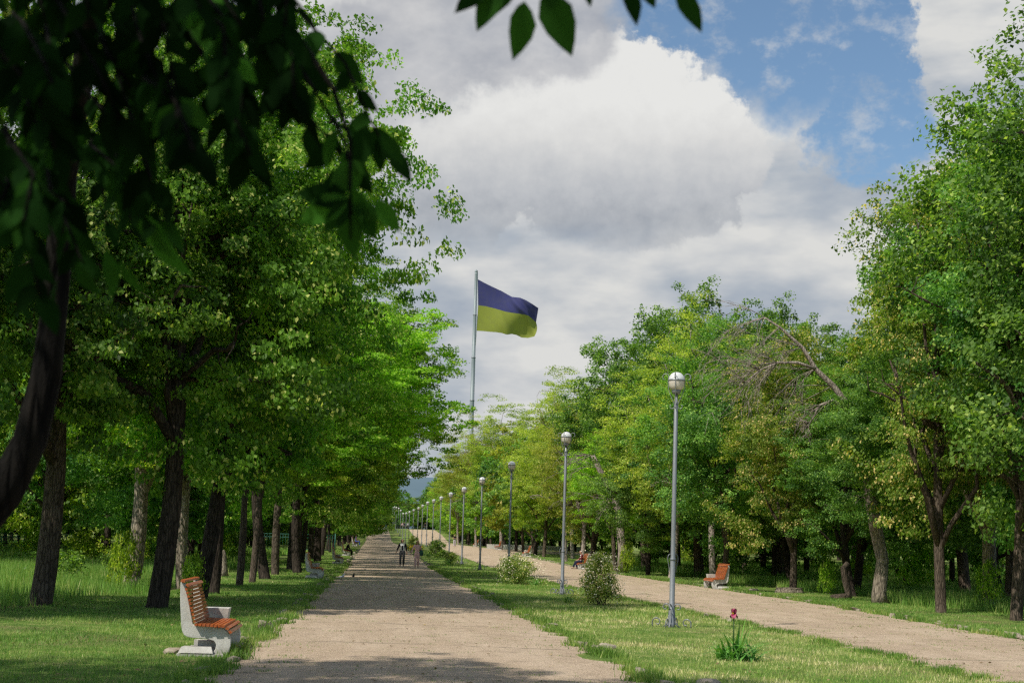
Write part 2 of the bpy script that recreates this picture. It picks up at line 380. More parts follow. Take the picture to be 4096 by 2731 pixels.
# left alley, nearest trees one by one
LEFT = [
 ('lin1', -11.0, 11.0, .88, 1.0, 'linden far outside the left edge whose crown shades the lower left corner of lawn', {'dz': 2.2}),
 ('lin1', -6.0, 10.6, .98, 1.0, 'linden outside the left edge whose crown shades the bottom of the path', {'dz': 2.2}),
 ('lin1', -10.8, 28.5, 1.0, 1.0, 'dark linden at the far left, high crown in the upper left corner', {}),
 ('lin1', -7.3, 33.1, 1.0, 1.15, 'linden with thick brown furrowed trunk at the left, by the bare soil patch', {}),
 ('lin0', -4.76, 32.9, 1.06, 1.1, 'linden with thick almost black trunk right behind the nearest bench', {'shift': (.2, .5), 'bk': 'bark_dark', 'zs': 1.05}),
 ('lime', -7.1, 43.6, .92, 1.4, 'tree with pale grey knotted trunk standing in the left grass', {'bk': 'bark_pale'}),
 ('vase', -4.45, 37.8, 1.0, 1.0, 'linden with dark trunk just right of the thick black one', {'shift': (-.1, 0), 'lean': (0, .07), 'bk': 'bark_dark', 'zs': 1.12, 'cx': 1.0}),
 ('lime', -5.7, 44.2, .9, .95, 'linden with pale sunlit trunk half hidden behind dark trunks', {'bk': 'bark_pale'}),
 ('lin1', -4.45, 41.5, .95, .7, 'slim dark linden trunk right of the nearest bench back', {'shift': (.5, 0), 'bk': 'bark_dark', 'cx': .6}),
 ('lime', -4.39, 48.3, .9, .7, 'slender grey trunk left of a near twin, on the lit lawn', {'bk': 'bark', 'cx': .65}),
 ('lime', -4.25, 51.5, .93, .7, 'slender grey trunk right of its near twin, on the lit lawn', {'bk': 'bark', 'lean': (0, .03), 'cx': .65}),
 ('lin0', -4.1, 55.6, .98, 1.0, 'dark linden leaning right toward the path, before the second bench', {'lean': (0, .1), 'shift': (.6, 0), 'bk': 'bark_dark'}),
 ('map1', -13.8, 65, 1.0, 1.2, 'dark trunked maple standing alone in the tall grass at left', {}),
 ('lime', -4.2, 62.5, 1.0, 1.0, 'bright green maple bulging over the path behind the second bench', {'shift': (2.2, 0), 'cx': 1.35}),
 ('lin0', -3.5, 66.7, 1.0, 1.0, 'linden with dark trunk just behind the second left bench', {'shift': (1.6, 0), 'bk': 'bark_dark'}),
]
for k, x, y, s, tw, lab, kw in LEFT:
    if x > -6 and y > 20: kw.update(cyw=.62, rz=random.choice([0, pi]))
    tree(k, x, y, s, tw, label=lab, group='trees left of the main path', **kw)
RIGHT = [
 ('map1', 16.4, 36.5, 1.05, .85, 'maple with dark trunk at the right edge of the photo', {'bk': 'bark', 'shift': (1.5, 0), 'cx': .82}),
 ('seed', 16.1, 40.7, 1.05, .8, 'linden whose straight brown trunk stands closest to the right path after the edge one', {'shift': (1.7, 0), 'cx': .85}),
 ('seed', 19.5, 45.3, 1.08, 1.15, 'linden with broad pale furrowed trunk left of the edge tree', {'bk': 'bark_pale'}),
 ('map0', 18.3, 34.5, 1.16, 1.0, 'tall maple cut by the right edge, highest crown on the right', {'capit': False, 'shift': (1.0, 0)}),
 ('map1', 17.6, 53.0, .62, .85, 'maple with slim trunk beside the leaning stub', {}),
 ('seed', 16.2, 56.0, .8, .7, 'yellow green linden left of the half dead tree', {}),
 ('map0', 15.3, 63.8, .76, .62, 'small maple with thin trunk beside the right bench', {'bk': 'bark'}),
 ('oak', 18.3, 82.0, 1.0, 1.2, 'tall round maple rising above the middle of the right row', {'cx': 1.0, 'capit': False}),
 ('map1', 15.3, 81.8, .72, .75, 'small trunk maple left of the bent twin trunks', {}),
 ('map1', 20.5, 71.0, .82, 1.0, 'dark trunked maple behind the right bench', {}),
 ('oak', 23.6, 84.0, .98, 1.2, 'tall dark green maple just right of the round one', {'cx': .95, 'capit': False}),
 ('rob1', 15.2, 92.5, .8, .9, 'light green locust tree behind the seated old man', {}),
 ('rob', 15.3, 118.0, 1.02, 1.0, 'yellow green locust tree beside the flagpole', {'bk': 'wood_dead'}),
 ('oak', 18.2, 98.0, 1.0, 1.2, 'dark green maple left of the tall round one', {}),
 ('rob', 14.6, 104.0, .86, 1.0, 'locust tree with bare twigs behind the second lamp', {'bk': 'wood_dead'}),
 ('rob', 17.5, 130.0, 1.15, 1.0, 'tall thin crowned locust left of the dark maples', {'bk': 'wood_dead'}),
 ('rob', 14.5, 170, 1.2, 1.0, 'tall airy locust in the far right row, right of the flagpole', {'capit': False}),
 ('rob', 13.6, 200, 1.22, 1.0, 'tall airy locust whose crown hides the foot of the flagpole', {'capit': False}),
 ('rob', 13.0, 234, 1.1, 1.0, 'tall airy locust just left of the flagpole', {'capit': False}),
 ('map0', 22.3, 50.0, 1.0, 1.0, 'maple filling the gap behind the half dead tree', {}),
 ('map1', 19.2, 57.5, .95, .9, 'maple behind and left of the half dead tree', {}),
 ('oak', 24.0, 58.0, .9, 1.0, 'broad maple deep behind the pale furrowed trunk', {}),
 ('oak', 20.6, 40.5, .98, 1.0, 'full maple crown behind the straight brown trunk near the right edge', {'capit': False, 'cx': .85}),
]
for k, x, y, s, tw, lab, kw in RIGHT: tree(k, x, y, s, tw, label=lab, group='trees right of the right path', **kw)

rs = random.Random(5)
def near_any(x, y, lst, d):
    return any((x-a)**2+(y-b)**2 < d*d for a, b in lst)
placed = [(a[1], a[2]) for a in LEFT+RIGHT]+[(16.7, 47.5), (14.7, 87), (-2.1, 59)]
# left row along the path
y = 72
while y < 400:
    x = -4.2+rs.uniform(-.5, .4)
    far = y > 125
    tree(rs.choice(['far0', 'far2', 'far1'] if far else ['lin0', 'lin1', 'lime', 'lin0']), x, y, rs.uniform(.82, 1.0), rs.uniform(.8, 1.2),
         label='leafy tree in the long row along the left edge of the main path', group='row trees left of the main path', cx=rs.uniform(.9, 1.05), cyw=rs.uniform(.5, .66), rz=rs.choice([0, pi]), shift=(rs.uniform(.6, 2.4), 0), bk='bark_dark')
    placed.append((x, y)); y += rs.uniform(5.5, 7.5)
y = 70
while y < 400:
    x = 15.6+rs.uniform(-.5, .9)
    if not near_any(x, y, placed, 4):
        far = y > 135
        tree(rs.choice(['far0', 'far1', 'far3'] if far else ['map1', 'seed', 'rob1', 'rob']), x, y, rs.uniform(.78, 1.0), rs.uniform(.8, 1.2),
             label='leafy tree in the long row along the right edge of the right path', group='row trees right of the right path')
        placed.append((x, y))
    y += rs.uniform(5.5, 7.5)
# woods behind the rows
n_w = 0
for side in (-1, 1):
    tries = 0
    while tries < 2600:
        tries += 1
        yy = 26+rs.random()**1.3*300
        if side < 0:
            lim = 1508/5800*yy+6; x0 = 8.5
            if lim < x0: continue
            if yy < 64: continue
            xx = -rs.uniform(x0, min(lim, 46))
        else:
            lim = 2588/5800*yy+6; x0 = 21
            if lim < x0: continue
            xx = rs.uniform(x0, min(lim, 70))
            if yy < 64 and xx < 31: continue
        if yy > 170 and abs(xx) > 26: continue
        if near_any(xx, yy, placed, 5.2 if yy < 110 else 7): continue
        placed.append((xx, yy)); n_w += 1
        kd = rs.choice(['map1', 'lime', 'lin1']) if yy < 62 else rs.choice(['far0', 'far2', 'far1', 'far0'])
        tree(kd, xx, yy, rs.uniform(.75, .95), rs.uniform(.65, 1.3), bk=rs.choice(['bark_dark', 'bark', 'bark_dark']),
             label='tree among the %s woods behind the front row' % ('left' if side < 0 else 'right'), group='woodland trees on the %s' % ('left' if side < 0 else 'right'))
# closing line of trees past the crest and behind the woods
for i in range(46):
    ang = -22+i*1.2
    dist = 375+rs.uniform(-10, 40) if -3 < ang < 4 else rs.uniform(190, 230)
    x = dist*math.tan(radians(ang)); 
    if -3.0 < ang < 4.0: x += 0
    if -6 < x < 17 and dist < 300: continue
    tree(rs.choice(['far0', 'far2', 'far1']), x, dist, rs.uniform(.85, 1.05)*(.8 if dist > 300 else 1.0), 1.0,
         label='distant tree closing the view at the end of the park', group='distant trees at the end of the park')

def thicket(a, b, n, lab, grp, dz=0):
    for i in range(n):
        t = (i+rs.uniform(-.3, .3))/n; x = a[0]+(b[0]-a[0])*t; yy = a[1]+(b[1]-a[1])*t+rs.uniform(-3, 3)
        tree(rs.choice(['low0', 'low1', 'low0']), x, yy, rs.uniform(.75, 1.1), 1.0, capit=False, dz=dz, label=lab, group=grp)
thicket((-40, 96), (-12, 134), 13, 'low dense tree behind the green fence at the left', 'thicket trees at the far left')
thicket((-12, 136), (-9, 330), 26, 'low dense tree behind the left row of the main path', 'thicket trees behind the left row')
thicket((60, 104), (30, 120), 9, 'low dense tree behind the meadow at the right', 'thicket trees at the far right')
thicket((30, 120), (21, 180), 11, 'low dense tree behind the right row', 'thicket trees behind the right row')
thicket((21, 182), (18, 340), 20, 'low dense tree behind the right row', 'thicket trees behind the right row')
thicket((-45, 372), (50, 374), 26, 'low dense tree beyond the crest of the paths', 'thicket trees beyond the crest', -1.2)
thicket((-30, 382), (40, 384), 22, 'low dense tree beyond the crest of the paths', 'thicket trees beyond the crest', -.9)
for i in range(34):
    x = -34+i*2.6+rs.uniform(-1, 1); yy = rs.uniform(366, 412)
    tree(rs.choice(['far0', 'far2', 'far2', 'far3']), x, yy, rs.uniform(.6, .74), 1.0, capit=False, label='distant tree closing the view at the end of the park', group='distant trees at the end of the park')
# --------------------------------------------------- half dead tree and bare trunks
def twig_tree(mb, p, d, L, r, depth, rng, droop=.0, spread=.6, nb=4):
    n = 5; pts = [Vector(p)]; v = Vector(d).normalized()
    for i in range(n):
        v = (v+Vector((rng.gauss(0, .12), rng.gauss(0, .12), rng.gauss(0, .1)-droop*.12))).normalized()
        pts.append(pts[-1]+v*L/n)
    mb.tube(pts, [max(.004, r*(1-.75*i/n)) for i in range(n+1)], 6 if r > .03 else 4)
    if depth:
        for i in range(nb):
            q = rng.randrange(1, n+1)
            dv = (v+Vector((rng.gauss(0, spread), rng.gauss(0, spread), rng.gauss(0, spread)-.1*droop))).normalized()
            twig_tree(mb, pts[q], dv, L*rng.uniform(.45, .75), max(.008, r*.45), depth-1, rng, droop, spread, nb)
def at3(lst, Y): return [at(x, y, Y) for x, y in lst]
e = empty('half_dead_tree', (16.7, 47.5, 0), 0, 'half dead tree with big bare grey limb fanning left over the right path', 'tree', 'trees right of the right path')
O = Vector((16.7, 47.5, 0)); rg = random.Random(3)
mb = MB()
tp = [Vector((0, 0, -.1)), Vector((-.03, 0, .3))]+[p-O for p in at3([(3530, 2240), (3505, 2120), (3478, 1980), (3470, 1900), (3445, 1780), (3400, 1690)], 47.5)]
mb.tube(tp, [.3, .235, .21, .205, .2, .14, .12, .11], 12, jit=.06)
for q in range(12):
    k = rg.choice([4, 5, 5, 5, 6]); twig_tree(mb, tp[k], (rg.choice([-1, -1, 1])*rg.uniform(.5, 1), rg.uniform(-.5, .3), rg.uniform(-.1, .3)), rg.uniform(.8, 1.7), .022, 1, rg, .1, .35, 3)
mb.build('trunk', M['bark_pale'], e)
mb = MB()
lp = [p-O for p in at3([(3400, 1690), (3378, 1600), (3330, 1540), (3262, 1475), (3210, 1390), (3120, 1310), (3060, 1270)], 46.8)]
mb.tube(lp, [.12, .11, .1, .08, .06, .04, .02], 9, jit=.05)
l2 = [p-O for p in at3([(3262, 1475), (3190, 1450), (3110, 1450), (3040, 1480), (2980, 1530)], 46.5)]
mb.tube(l2, [.06, .05, .04, .03, .02], 6)
l3 = [p-O for p in at3([(3385, 1640), (3330, 1600), (3280, 1620), (3240, 1690)], 46.7)]
mb.tube(l3, [.07, .055, .04, .02], 6)
for path, nn, ln in ((lp, 20, 1.7), (l2, 26, 1.4), (l3, 12, .9)):
    for q in range(nn):
        b = path[rg.randrange(2 if path is lp else 1, len(path))]
        twig_tree(mb, b, (-rg.uniform(.4, 1), rg.uniform(-.6, .5), rg.uniform(-.9, .45)), ln*rg.uniform(.6, 1.2), .018, 2, rg, .5, .4, 3)
mb.build('bare_limb', M['wood_dead'], e)
c = add_obj('crown', T['map1'][1], e); c.scale = (.56, .42, .5); c.location = (-.2, -1.3, 1.7)

def bare_trunk(name, base, pix, Y, rad, tw, lab, seed=1, m='wood_dead', crown=None, dirx=-1):
    e = empty(name, base, 0, lab, 'tree', 'trees right of the right path' if base[0] > 0 else 'trees left of the main path')
    O = Vector(base); rg = random.Random(seed); mb = MB()
    tp = [Vector((0, 0, -.1))]+[p-O for p in at3(pix, Y)]; n = len(tp)
    mb.tube(tp, [rad*(1.3 if i == 0 else 1-.6*i/n) for i in range(n)], 10, jit=.07)
    mb.build('trunk', M[m], e)
    mb = MB()
    for q in range(tw):
        b = tp[rg.randrange(n//2, n)]
        twig_tree(mb, b, (dirx*rg.uniform(.2, 1), rg.uniform(-.5, .5), rg.uniform(-.2, .4)), rg.uniform(1.2, 2.6), .03, 2, rg, .4, .35, 3)
    if tw: mb.build('bare_branches', M['wood_dead'], e)
    if crown:
        k, s, sh = crown; c = add_obj('crown', T[k][1], e); c.scale = s; c.location = sh
    return e
bare_trunk('dying_tree', (14.75, 87, 0), [(2490, 2200), (2478, 2080), (2465, 2000), (2425, 1930), (2395, 1870), (2370, 1820)], 87, .3, 16, 'dying tree with pale leaning trunk and bare drooping branches right of the seated man', 5, crown=('rob1', (.5, .5, .5), (1.0, .5, 3.4)))
bare_trunk('broken_trunk', (-6.0, 50, 0), [(622, 1900), (617, 1820), (600, 1720)], 47, .2, 4, 'broken pale snag hanging among the left crowns', 8, 'bark_pale') if False else None
bare_trunk('tree_stub', (-5.9, 57.8, 0), [(893, 2280), (892, 2225), (886, 2200)], 57.8, .2, 0, 'short pale broken stub on the left lawn between slim trunks', 8, 'bark_pale')
bare_trunk('tree_stub', (16.3, 51.3, 0), [(3395, 2380), (3383, 2320), (3375, 2270), (3392, 2250)], 51.3, .17, 0, 'short leaning grey stub beside the flat stump at right', 9, 'bark')
# cut stump
e = empty('tree_stump', (16.0, 55.8, 0), 0, 'low wide cut stump on the grass beside the right path', 'stump')
mb = MB(); mb.lathe([(.6, -.05), (.52, .08), (.48, .17), (.5, .2), (.0, .205)], n=22)
for i, v in enumerate(mb.v): mb.v[i] = (v[0]*(1.05+.12*sin(i*1.7)), v[1]*(.8+.1*cos(i*2.3)), v[2]+.015*sin(i*3.1))
mb.build('stump_wood', M['bark_pale'], e)

# ------------------------------------------------------------------ near framing tree (camera stands below it)
e = empty('foreground_tree', (-2.05, 5.0, 0), 0, 'near dark tree whose shaded out of focus leaves hang across the top left', 'tree')
O = Vector((-2.05, 5.0, 0)); rg = random.Random(21); RR = np.random.RandomState(21)
mb = MB()
tk = [Vector((0, 0, -.1)), Vector((.1, 0, .6)), Vector((.5, 0, 1.35))]+[p-O for p in (at(20, 1960, 5), at(120, 1760, 5), at(185, 1500, 5), at(215, 1250, 5), at(235, 1050, 5), at(260, 700, 4.9), at(330, 300, 4.6), at(420, -300, 4.2))]
mb.tube(tk, [.14, .1, .075, .066, .058, .052, .046, .043, .04, .036, .03], 12, jit=.04)
mb.build('trunk', M['bark_shaded'], e)
mb = MB(); LP = []; LD = []; LN = []; LS = []; LC = []
def leafy_twig(pix, n, size=.07, lcv=.3, r=.004, jit=1.0, hang=.8):
    pts = [at(x, y, Y)-O for x, y, Y in pix]
    mb.tube(pts, [r*(1-.6*i/len(pts)) for i in range(len(pts))], 5)
    for i in range(n):
        t = (i+.5)/n*(len(pts)-1); k = min(int(t), len(pts)-2); p = pts[k].lerp(pts[k+1], t-k); tv = (pts[k+1]-pts[k]).normalized()
        LP.append(p); side = 1 if i % 2 else -1
        LD.append(tv*.5+Vector((side*rg.uniform(.2, .9)*jit, rg.uniform(-.5, .5)*jit, -hang*rg.uniform(.5, 1.1))))
        LN.append(Vector((rg.uniform(-.8, .8), -1+rg.uniform(-.3, 1.2), rg.uniform(-.3, .9)))); LS.append(size*rg.uniform(.75, 1.2)); LC.append(min(.85, max(0, lcv+rg.gauss(0, .15))))
# long dark twigs coming from the upper left limb
tw = [
 ([(420, -300, 3.6), (700, 0, 3.2), (1000, 250, 2.9), (1250, 480, 2.7), (1400, 660, 2.6)], 14, .074, .15),
 ([(900, -250, 3.0), (1150, 0, 2.8), (1380, 250, 2.7), (1480, 480, 2.6), (1560, 620, 2.6)], 12, .08, .35),
 ([(1100, 100, 2.7), (1250, 350, 2.6), (1380, 560, 2.55), (1400, 760, 2.5), (1408, 860, 2.5)], 10, .08, .5),
 ([(300, -200, 3.0), (420, 150, 2.7), (520, 450, 2.6), (600, 700, 2.5), (640, 900, 2.5)], 20, .076, .3),
 ([(50, 300, 3.0), (150, 600, 2.8), (250, 850, 2.7), (330, 1050, 2.6)], 16, .076, .2),
 ([(-100, 500, 2.6), (40, 800, 2.5), (120, 1000, 2.4), (160, 1200, 2.4)], 14, .076, .2),
 ([(600, -200, 2.6), (750, 100, 2.5), (900, 400, 2.4), (1000, 650, 2.4)], 20, .076, .1),
 ([(500, -100, 2.5), (560, 150, 2.4), (640, 350, 2.3), (760, 560, 2.3)], 18, .076, .05),
 ([(100, -200, 2.4), (260, 50, 2.3), (400, 300, 2.2), (480, 480, 2.2)], 18, .076, .05),
 ([(-150, 0, 2.4), (0, 200, 2.3), (150, 380, 2.2), (220, 600, 2.2)], 18, .076, .1),
 ([(1000, -200, 2.5), (1050, 60, 2.4), (1120, 300, 2.4), (1180, 450, 2.4)], 16, .074, .1),
]
for px, n, s, l in tw: leafy_twig(px, n, s, l)
for i in range(46):       # filling twigs of the black mass
    x0 = rg.uniform(-200, 1100); y0 = rg.uniform(-350, 620 if x0 < 480 else (330 if x0 < 1000 else 80)); Y = rg.uniform(2.1, 3.4)
    leafy_twig([(x0, y0, Y), (x0+rg.uniform(20, 130), y0+rg.uniform(80, 200), Y-.1), (x0+rg.uniform(60, 220), y0+rg.uniform(240, 420), Y-.15)], 12, .062, rg.uniform(0, .5))
# the few green leaves hanging into the sky at the top
def hang_leaf(x0, y0, x1, y1, Y, lc, w=None, turn=.3):
    a = at(x0, y0, Y)-O; b = at(x1, y1, Y)-O
    LP.append(a); LD.append(b-a); LN.append(Vector((turn, -1, .15))); LS.append((b-a).length); LC.append(lc)
mb.tube([at(1700, -260, 2.45)-O, at(1900, -120, 2.4)-O, at(2110, -40, 2.35)-O, at(2300, -70, 2.35)-O, at(2600, -40, 2.35)-O, at(2720, -20, 2.35)-O], [.005, .0045, .004, .003, .0025, .002], 5)
for a in [(2010, -60, 1900, 112, .55), (1960, -60, 1815, 40, .4), (2098, 5, 2070, 235, .6), (2180, -40, 2290, 215, .55), (2060, -90, 1960, 60, .5), (2500, -60, 2560, 95, .4), (2330, -70, 2370, 24, .5), (2700, -40, 2820, 118, .5), (2560, -90, 2620, 30, .45), (2240, -80, 2170, 60, .5),
          (1400, 640, 1330, 800, .7), (1410, 640, 1460, 700, .6), (1395, 790, 1190, 890, .75), (1400, 800, 1180, 760, .35), (1500, 800, 1600, 925, .7), (1400, 800, 1405, 1030, .55), (1450, 790, 1490, 960, .5), (1520, 540, 1620, 650, .5), (1470, 500, 1420, 690, .45), (560, 850, 690, 1040, .85), (600, 900, 740, 1120, .7), (420, 1000, 470, 1190, .6), (150, 700, 60, 830, .4), (230, 1120, 200, 1270, .4), (90, 1150, 110, 1310, .35), (300, 1050, 390, 1190, .5), (480, 1040, 560, 1180, .6)]:
    x0, y0, x1, y1, l = a; hang_leaf(x0, y0, x1, y1, 2.35 if x0 > 1700 else 2.5, l, turn=rg.choice([-1, 1])*(rg.uniform(.1, .6) if x0 > 1100 else rg.uniform(1.2, 2.5)))
mb.tube([at(1150, 80, 2.6)-O, at(1330, 350, 2.55)-O, at(1400, 560, 2.5)-O, at(1400, 800, 2.5)-O, at(1402, 960, 2.5)-O], [.006, .005, .004, .003, .002], 5)
# overhead canopy (above and behind the camera, this is what shades the hanging leaves)
for i in range(9000):
    p = Vector((rg.gauss(-2.2, 1.9), rg.gauss(.4, 2.0), rg.uniform(3.6, 6.6)))
    if p.z < 2.9+.42*p.y or p.z < 3.2: continue
    LP.append(p-O); LD.append(Vector((rg.gauss(0, 1), rg.gauss(0, 1), -.4))); LN.append(Vector((rg.gauss(0, .5), rg.gauss(0, .5), 1))); LS.append(rg.uniform(.09, .16)); LC.append(rg.uniform(0, .5))
for i in range(14):
    mb.tube(limb_path(tk[-1]+Vector((0, 0, .3*i/14)), Vector((rg.gauss(-2, 1.5), rg.gauss(0, 1.6), rg.uniform(3.9, 6)))-O, rg, .1, .2), [.03, .025, .02, .014, .01, .006], 6)
mb.build('branches', M['bark_shaded'], e)
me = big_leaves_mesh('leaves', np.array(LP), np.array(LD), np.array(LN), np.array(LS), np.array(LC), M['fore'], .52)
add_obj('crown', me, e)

# ------------------------------------------------------------------ ground, paths
def snoise(x, y, s=1.0, seed=0):
    return (np.sin(x*s*1.1+seed)*np.sin(y*s*.9+1.3*seed)+.6*np.sin(x*s*2.3+y*s*1.7+seed*2)+.4*np.sin(-x*s*4.1+y*s*3.3+seed*.7)+.3*np.sin(x*s*7.7+y*s*6.1))/2.3
xs = sorted(set([-3000, -1200, -500, -250, -150, -100, -70]+[-50+2*i for i in range(60)]+[70, 100, 150, 250, 500, 1200, 3000]))
ys = sorted(set([-300, -100, -40]+[-20+2*i for i in range(70)]+[120+5*i for i in range(70)]+[500, 700, 1000, 2000, 5000]))
mb = MB(); vs = []
for yy in ys:
    for xx in xs:
        onp = (-2.4 < xx < 4) or (7 < xx < 15)
        vs.append((xx, yy, gz(yy)+(0 if onp or yy > 380 or yy < 10 else .05*float(snoise(xx, yy, .35, 2)))-.004))
nx = len(xs)
mb.add(vs, [(j*nx+i, j*nx+i+1, (j+1)*nx+i+1, (j+1)*nx+i) for j in range(len(ys)-1) for i in range(nx-1)])
m, nt = mat('grass_ground')
v = geo_pos(nt)
n1 = noise(nt, v, .35, 4); n2 = noise(nt, v, 2.2, 5, .65); n3 = noise(nt, v, 40, 3, .7)
c = ramp(nt, n2, [(.3, (.08, .16, .028)), (.5, (.15, .24, .045)), (.68, (.34, .34, .12))])
c = mixc(nt, ramp(nt, n1, [(.48, (0, 0, 0)), (.66, (.75, .75, .75))]), c, mixc(nt, n2, (.2, .16, .08), (.3, .25, .12)))
c = mixc(nt, ramp(nt, n3, [(.35, (.5, .5, .5)), (.6, (0, 0, 0))]), c, (.07, .09, .03))
out(nt, princ(nt, c, .95, 0, .1, mth(nt, 'ADD', n3, n2), .05, .9)); M['ground'] = m
mb.build('ground', m, kind='structure')

m, nt = mat('gravel_path')
v = geo_pos(nt)
g1 = noise(nt, v, 38, 4, .85); g2 = noise(nt, v, .5, 4, .6); g3 = noise(nt, nd(nt, 'ShaderNodeMapping', {'Vector': v, 'Scale': (1.4, 3.2, 1)}).outputs[0], 2.6, 5, .7)
g4 = noise(nt, v, 22, 4, .7)
c = ramp(nt, g1, [(.36, (.19, .13, .085)), (.5, (.42, .32, .225)), (.64, (.63, .505, .375))])
c = mixc(nt, ramp(nt, g2, [(.35, (.22, .22, .22)), (.65, (0, 0, 0))]), c, (.36, .275, .195))
c = mixc(nt, mth(nt, 'MULTIPLY', ramp(nt, g3, [(.55, (0, 0, 0)), (.62, (1, 1, 1))]), ramp(nt, g4, [(.46, (0, 0, 0)), (.54, (.75, .75, .75))])), c, (.16, .17, .06))
c = mixc(nt, ramp(nt, g4, [(.3, (.45, .45, .45)), (.45, (0, 0, 0))]), c, (.2, .15, .11))
g5 = noise(nt, nd(nt, 'ShaderNodeMapping', {'Vector': v, 'Scale': (1.1, .16, 1)}).outputs[0], 1.3, 5, .65); g6 = noise(nt, v, 1.6, 5, .7)
c = mixc(nt, ramp(nt, g5, [(.45, (0, 0, 0)), (.62, (.4, .4, .4))]), c, (.54, .43, .32))
c = mixc(nt, ramp(nt, g6, [(.52, (0, 0, 0)), (.66, (.5, .5, .5))]), c, (.25, .19, .14))
sp = nd(nt, 'ShaderNodeSeparateXYZ', {0: v})
jy = mth(nt, 'ADD', mth(nt, 'ADD', sp.outputs[1], mth(nt, 'MULTIPLY', sp.outputs[0], .088)), mth(nt, 'MULTIPLY', g2, 1.1))
jf = mth(nt, 'ABSOLUTE', mth(nt, 'SUBTRACT', mth(nt, 'FRACT', mth(nt, 'DIVIDE', jy, 5.3)), .5))
jm = mth(nt, 'MULTIPLY', mth(nt, 'LESS_THAN', jf, .009), ramp(nt, noise(nt, v, .8, 3), [(.42, (0, 0, 0)), (.55, (.75, .75, .75))]))
c = mixc(nt, jm, c, (.17, .14, .1))
out(nt, princ(nt, c, .95, 0, .1, mth(nt, 'ADD', g1, g4), .02, .8)); M['path'] = m
def edge_wob(yy, seed, a=.12):
    return a*(sin(yy*1.3+seed)+.7*sin(yy*3.1+seed*2)+.5*sin(yy*7.3+seed*3)+.35*sin(yy*17+seed))/1.6
def xl1(y): return -1.72+np.interp(y, [0, 17, 30, 170, 330], [-.2, -.18, -.02, .05, -.45])
def xr1(y): return 3.28+np.interp(y, [0, 17, 40, 110, 330], [.22, .2, .08, 0, -.8])
def xl2(y): return 7.8+np.interp(y, [0, 30, 60, 400], [.4, .5, -.5, -.5])
def xr2(y): return np.interp(y, [0, 28, 45, 105, 400], [12.6, 12.9, 13.9, 13.7, 13.4])
def path_mesh(name, fl, fr, y0, y1, sd):
    mb = MB(); vs = []; yy = y0; rows = 0
    while yy < y1:
        l, r = fl(yy)+edge_wob(yy, sd), fr(yy)+edge_wob(yy, sd+5)
        for k in range(5): vs.append((l+(r-l)*k/4, yy, gz(yy)+.004+(.0 if k in (0, 4) else .02)))
        rows += 1; yy += .12 if yy < 45 else (.3 if yy < 100 else 2)
    mb.add(vs, [(j*5+i, j*5+i+1, (j+1)*5+i+1, (j+1)*5+i) for j in range(rows-1) for i in range(4)])
    mb.build(name, M['path'], kind='structure')
path_mesh('main_path', xl1, xr1, -20, 345, 1)
path_mesh('right_path', xl2, xr2, -20, 346, 3)
# cross path at the crest
mb = MB(); mb.add([(-40, 345.5, gz(345)+.01), (60, 345.5, gz(345)+.01), (60, 350, gz(350)+.01), (-40, 350, gz(350)+.01)], [(0, 1, 2, 3)]); 
# side court on the right (low lying terrace) 
mb2 = MB(); mb2.add([(13.3, 150, gz(150)+.012), (24, 150, gz(150)+.012), (24, 172, gz(172)+.012), (13.3, 172, gz(172)+.012)], [(0, 1, 2, 3)])
mb2.build('side_court_paving', M['path'], kind='structure')

# crumbling kerb stones
m, nt = mat('kerb_stone'); n = noise(nt, geo_pos(nt), 9, 5, .7)
c = ramp(nt, n, [(.3, (.17, .14, .1)), (.6, (.38, .32, .25))]); out(nt, princ(nt, c, .95, 0, .1, n, .03, .8)); M['kerb'] = m
mb = MB(); rk = random.Random(9)
for f, sd, ox in ((xl1, 1, -.1), (xr1, 6, .1), (xr2, 8, .12), (xl2, 3, -.1)):
    yy = 16.0
    while yy < 150:
        L = rk.uniform(.12, .5)
        vis = {1: .5, 6: .45, 8: .6, 3: .08}[sd]
        if rk.random() < vis*(1 if (sin(yy*.9+sd) > -.5) else .3):
            x = f(yy)+edge_wob(yy, sd)+ox+rk.uniform(-.06, .06); h = rk.uniform(.04, .11); w = rk.uniform(.07, .14)
            R = Matrix.Rotation(rk.uniform(-.25, .25), 3, 'Z') @ Matrix.Rotation(rk.uniform(-.25, .25), 3, 'Y')
            k0 = len(mb.v); mb.box((x, yy+L/2, gz(yy)+h*.35), (w, L, h), R)
            for q in range(k0, len(mb.v)): a = mb.v[q]; mb.v[q] = (a[0]+rk.uniform(-.03, .03), a[1]+rk.uniform(-.04, .04), a[2]+rk.uniform(-.02, .02))
        yy += L+rk.uniform(.02, .15)
mb.build('kerb', M['kerb'], kind='structure')

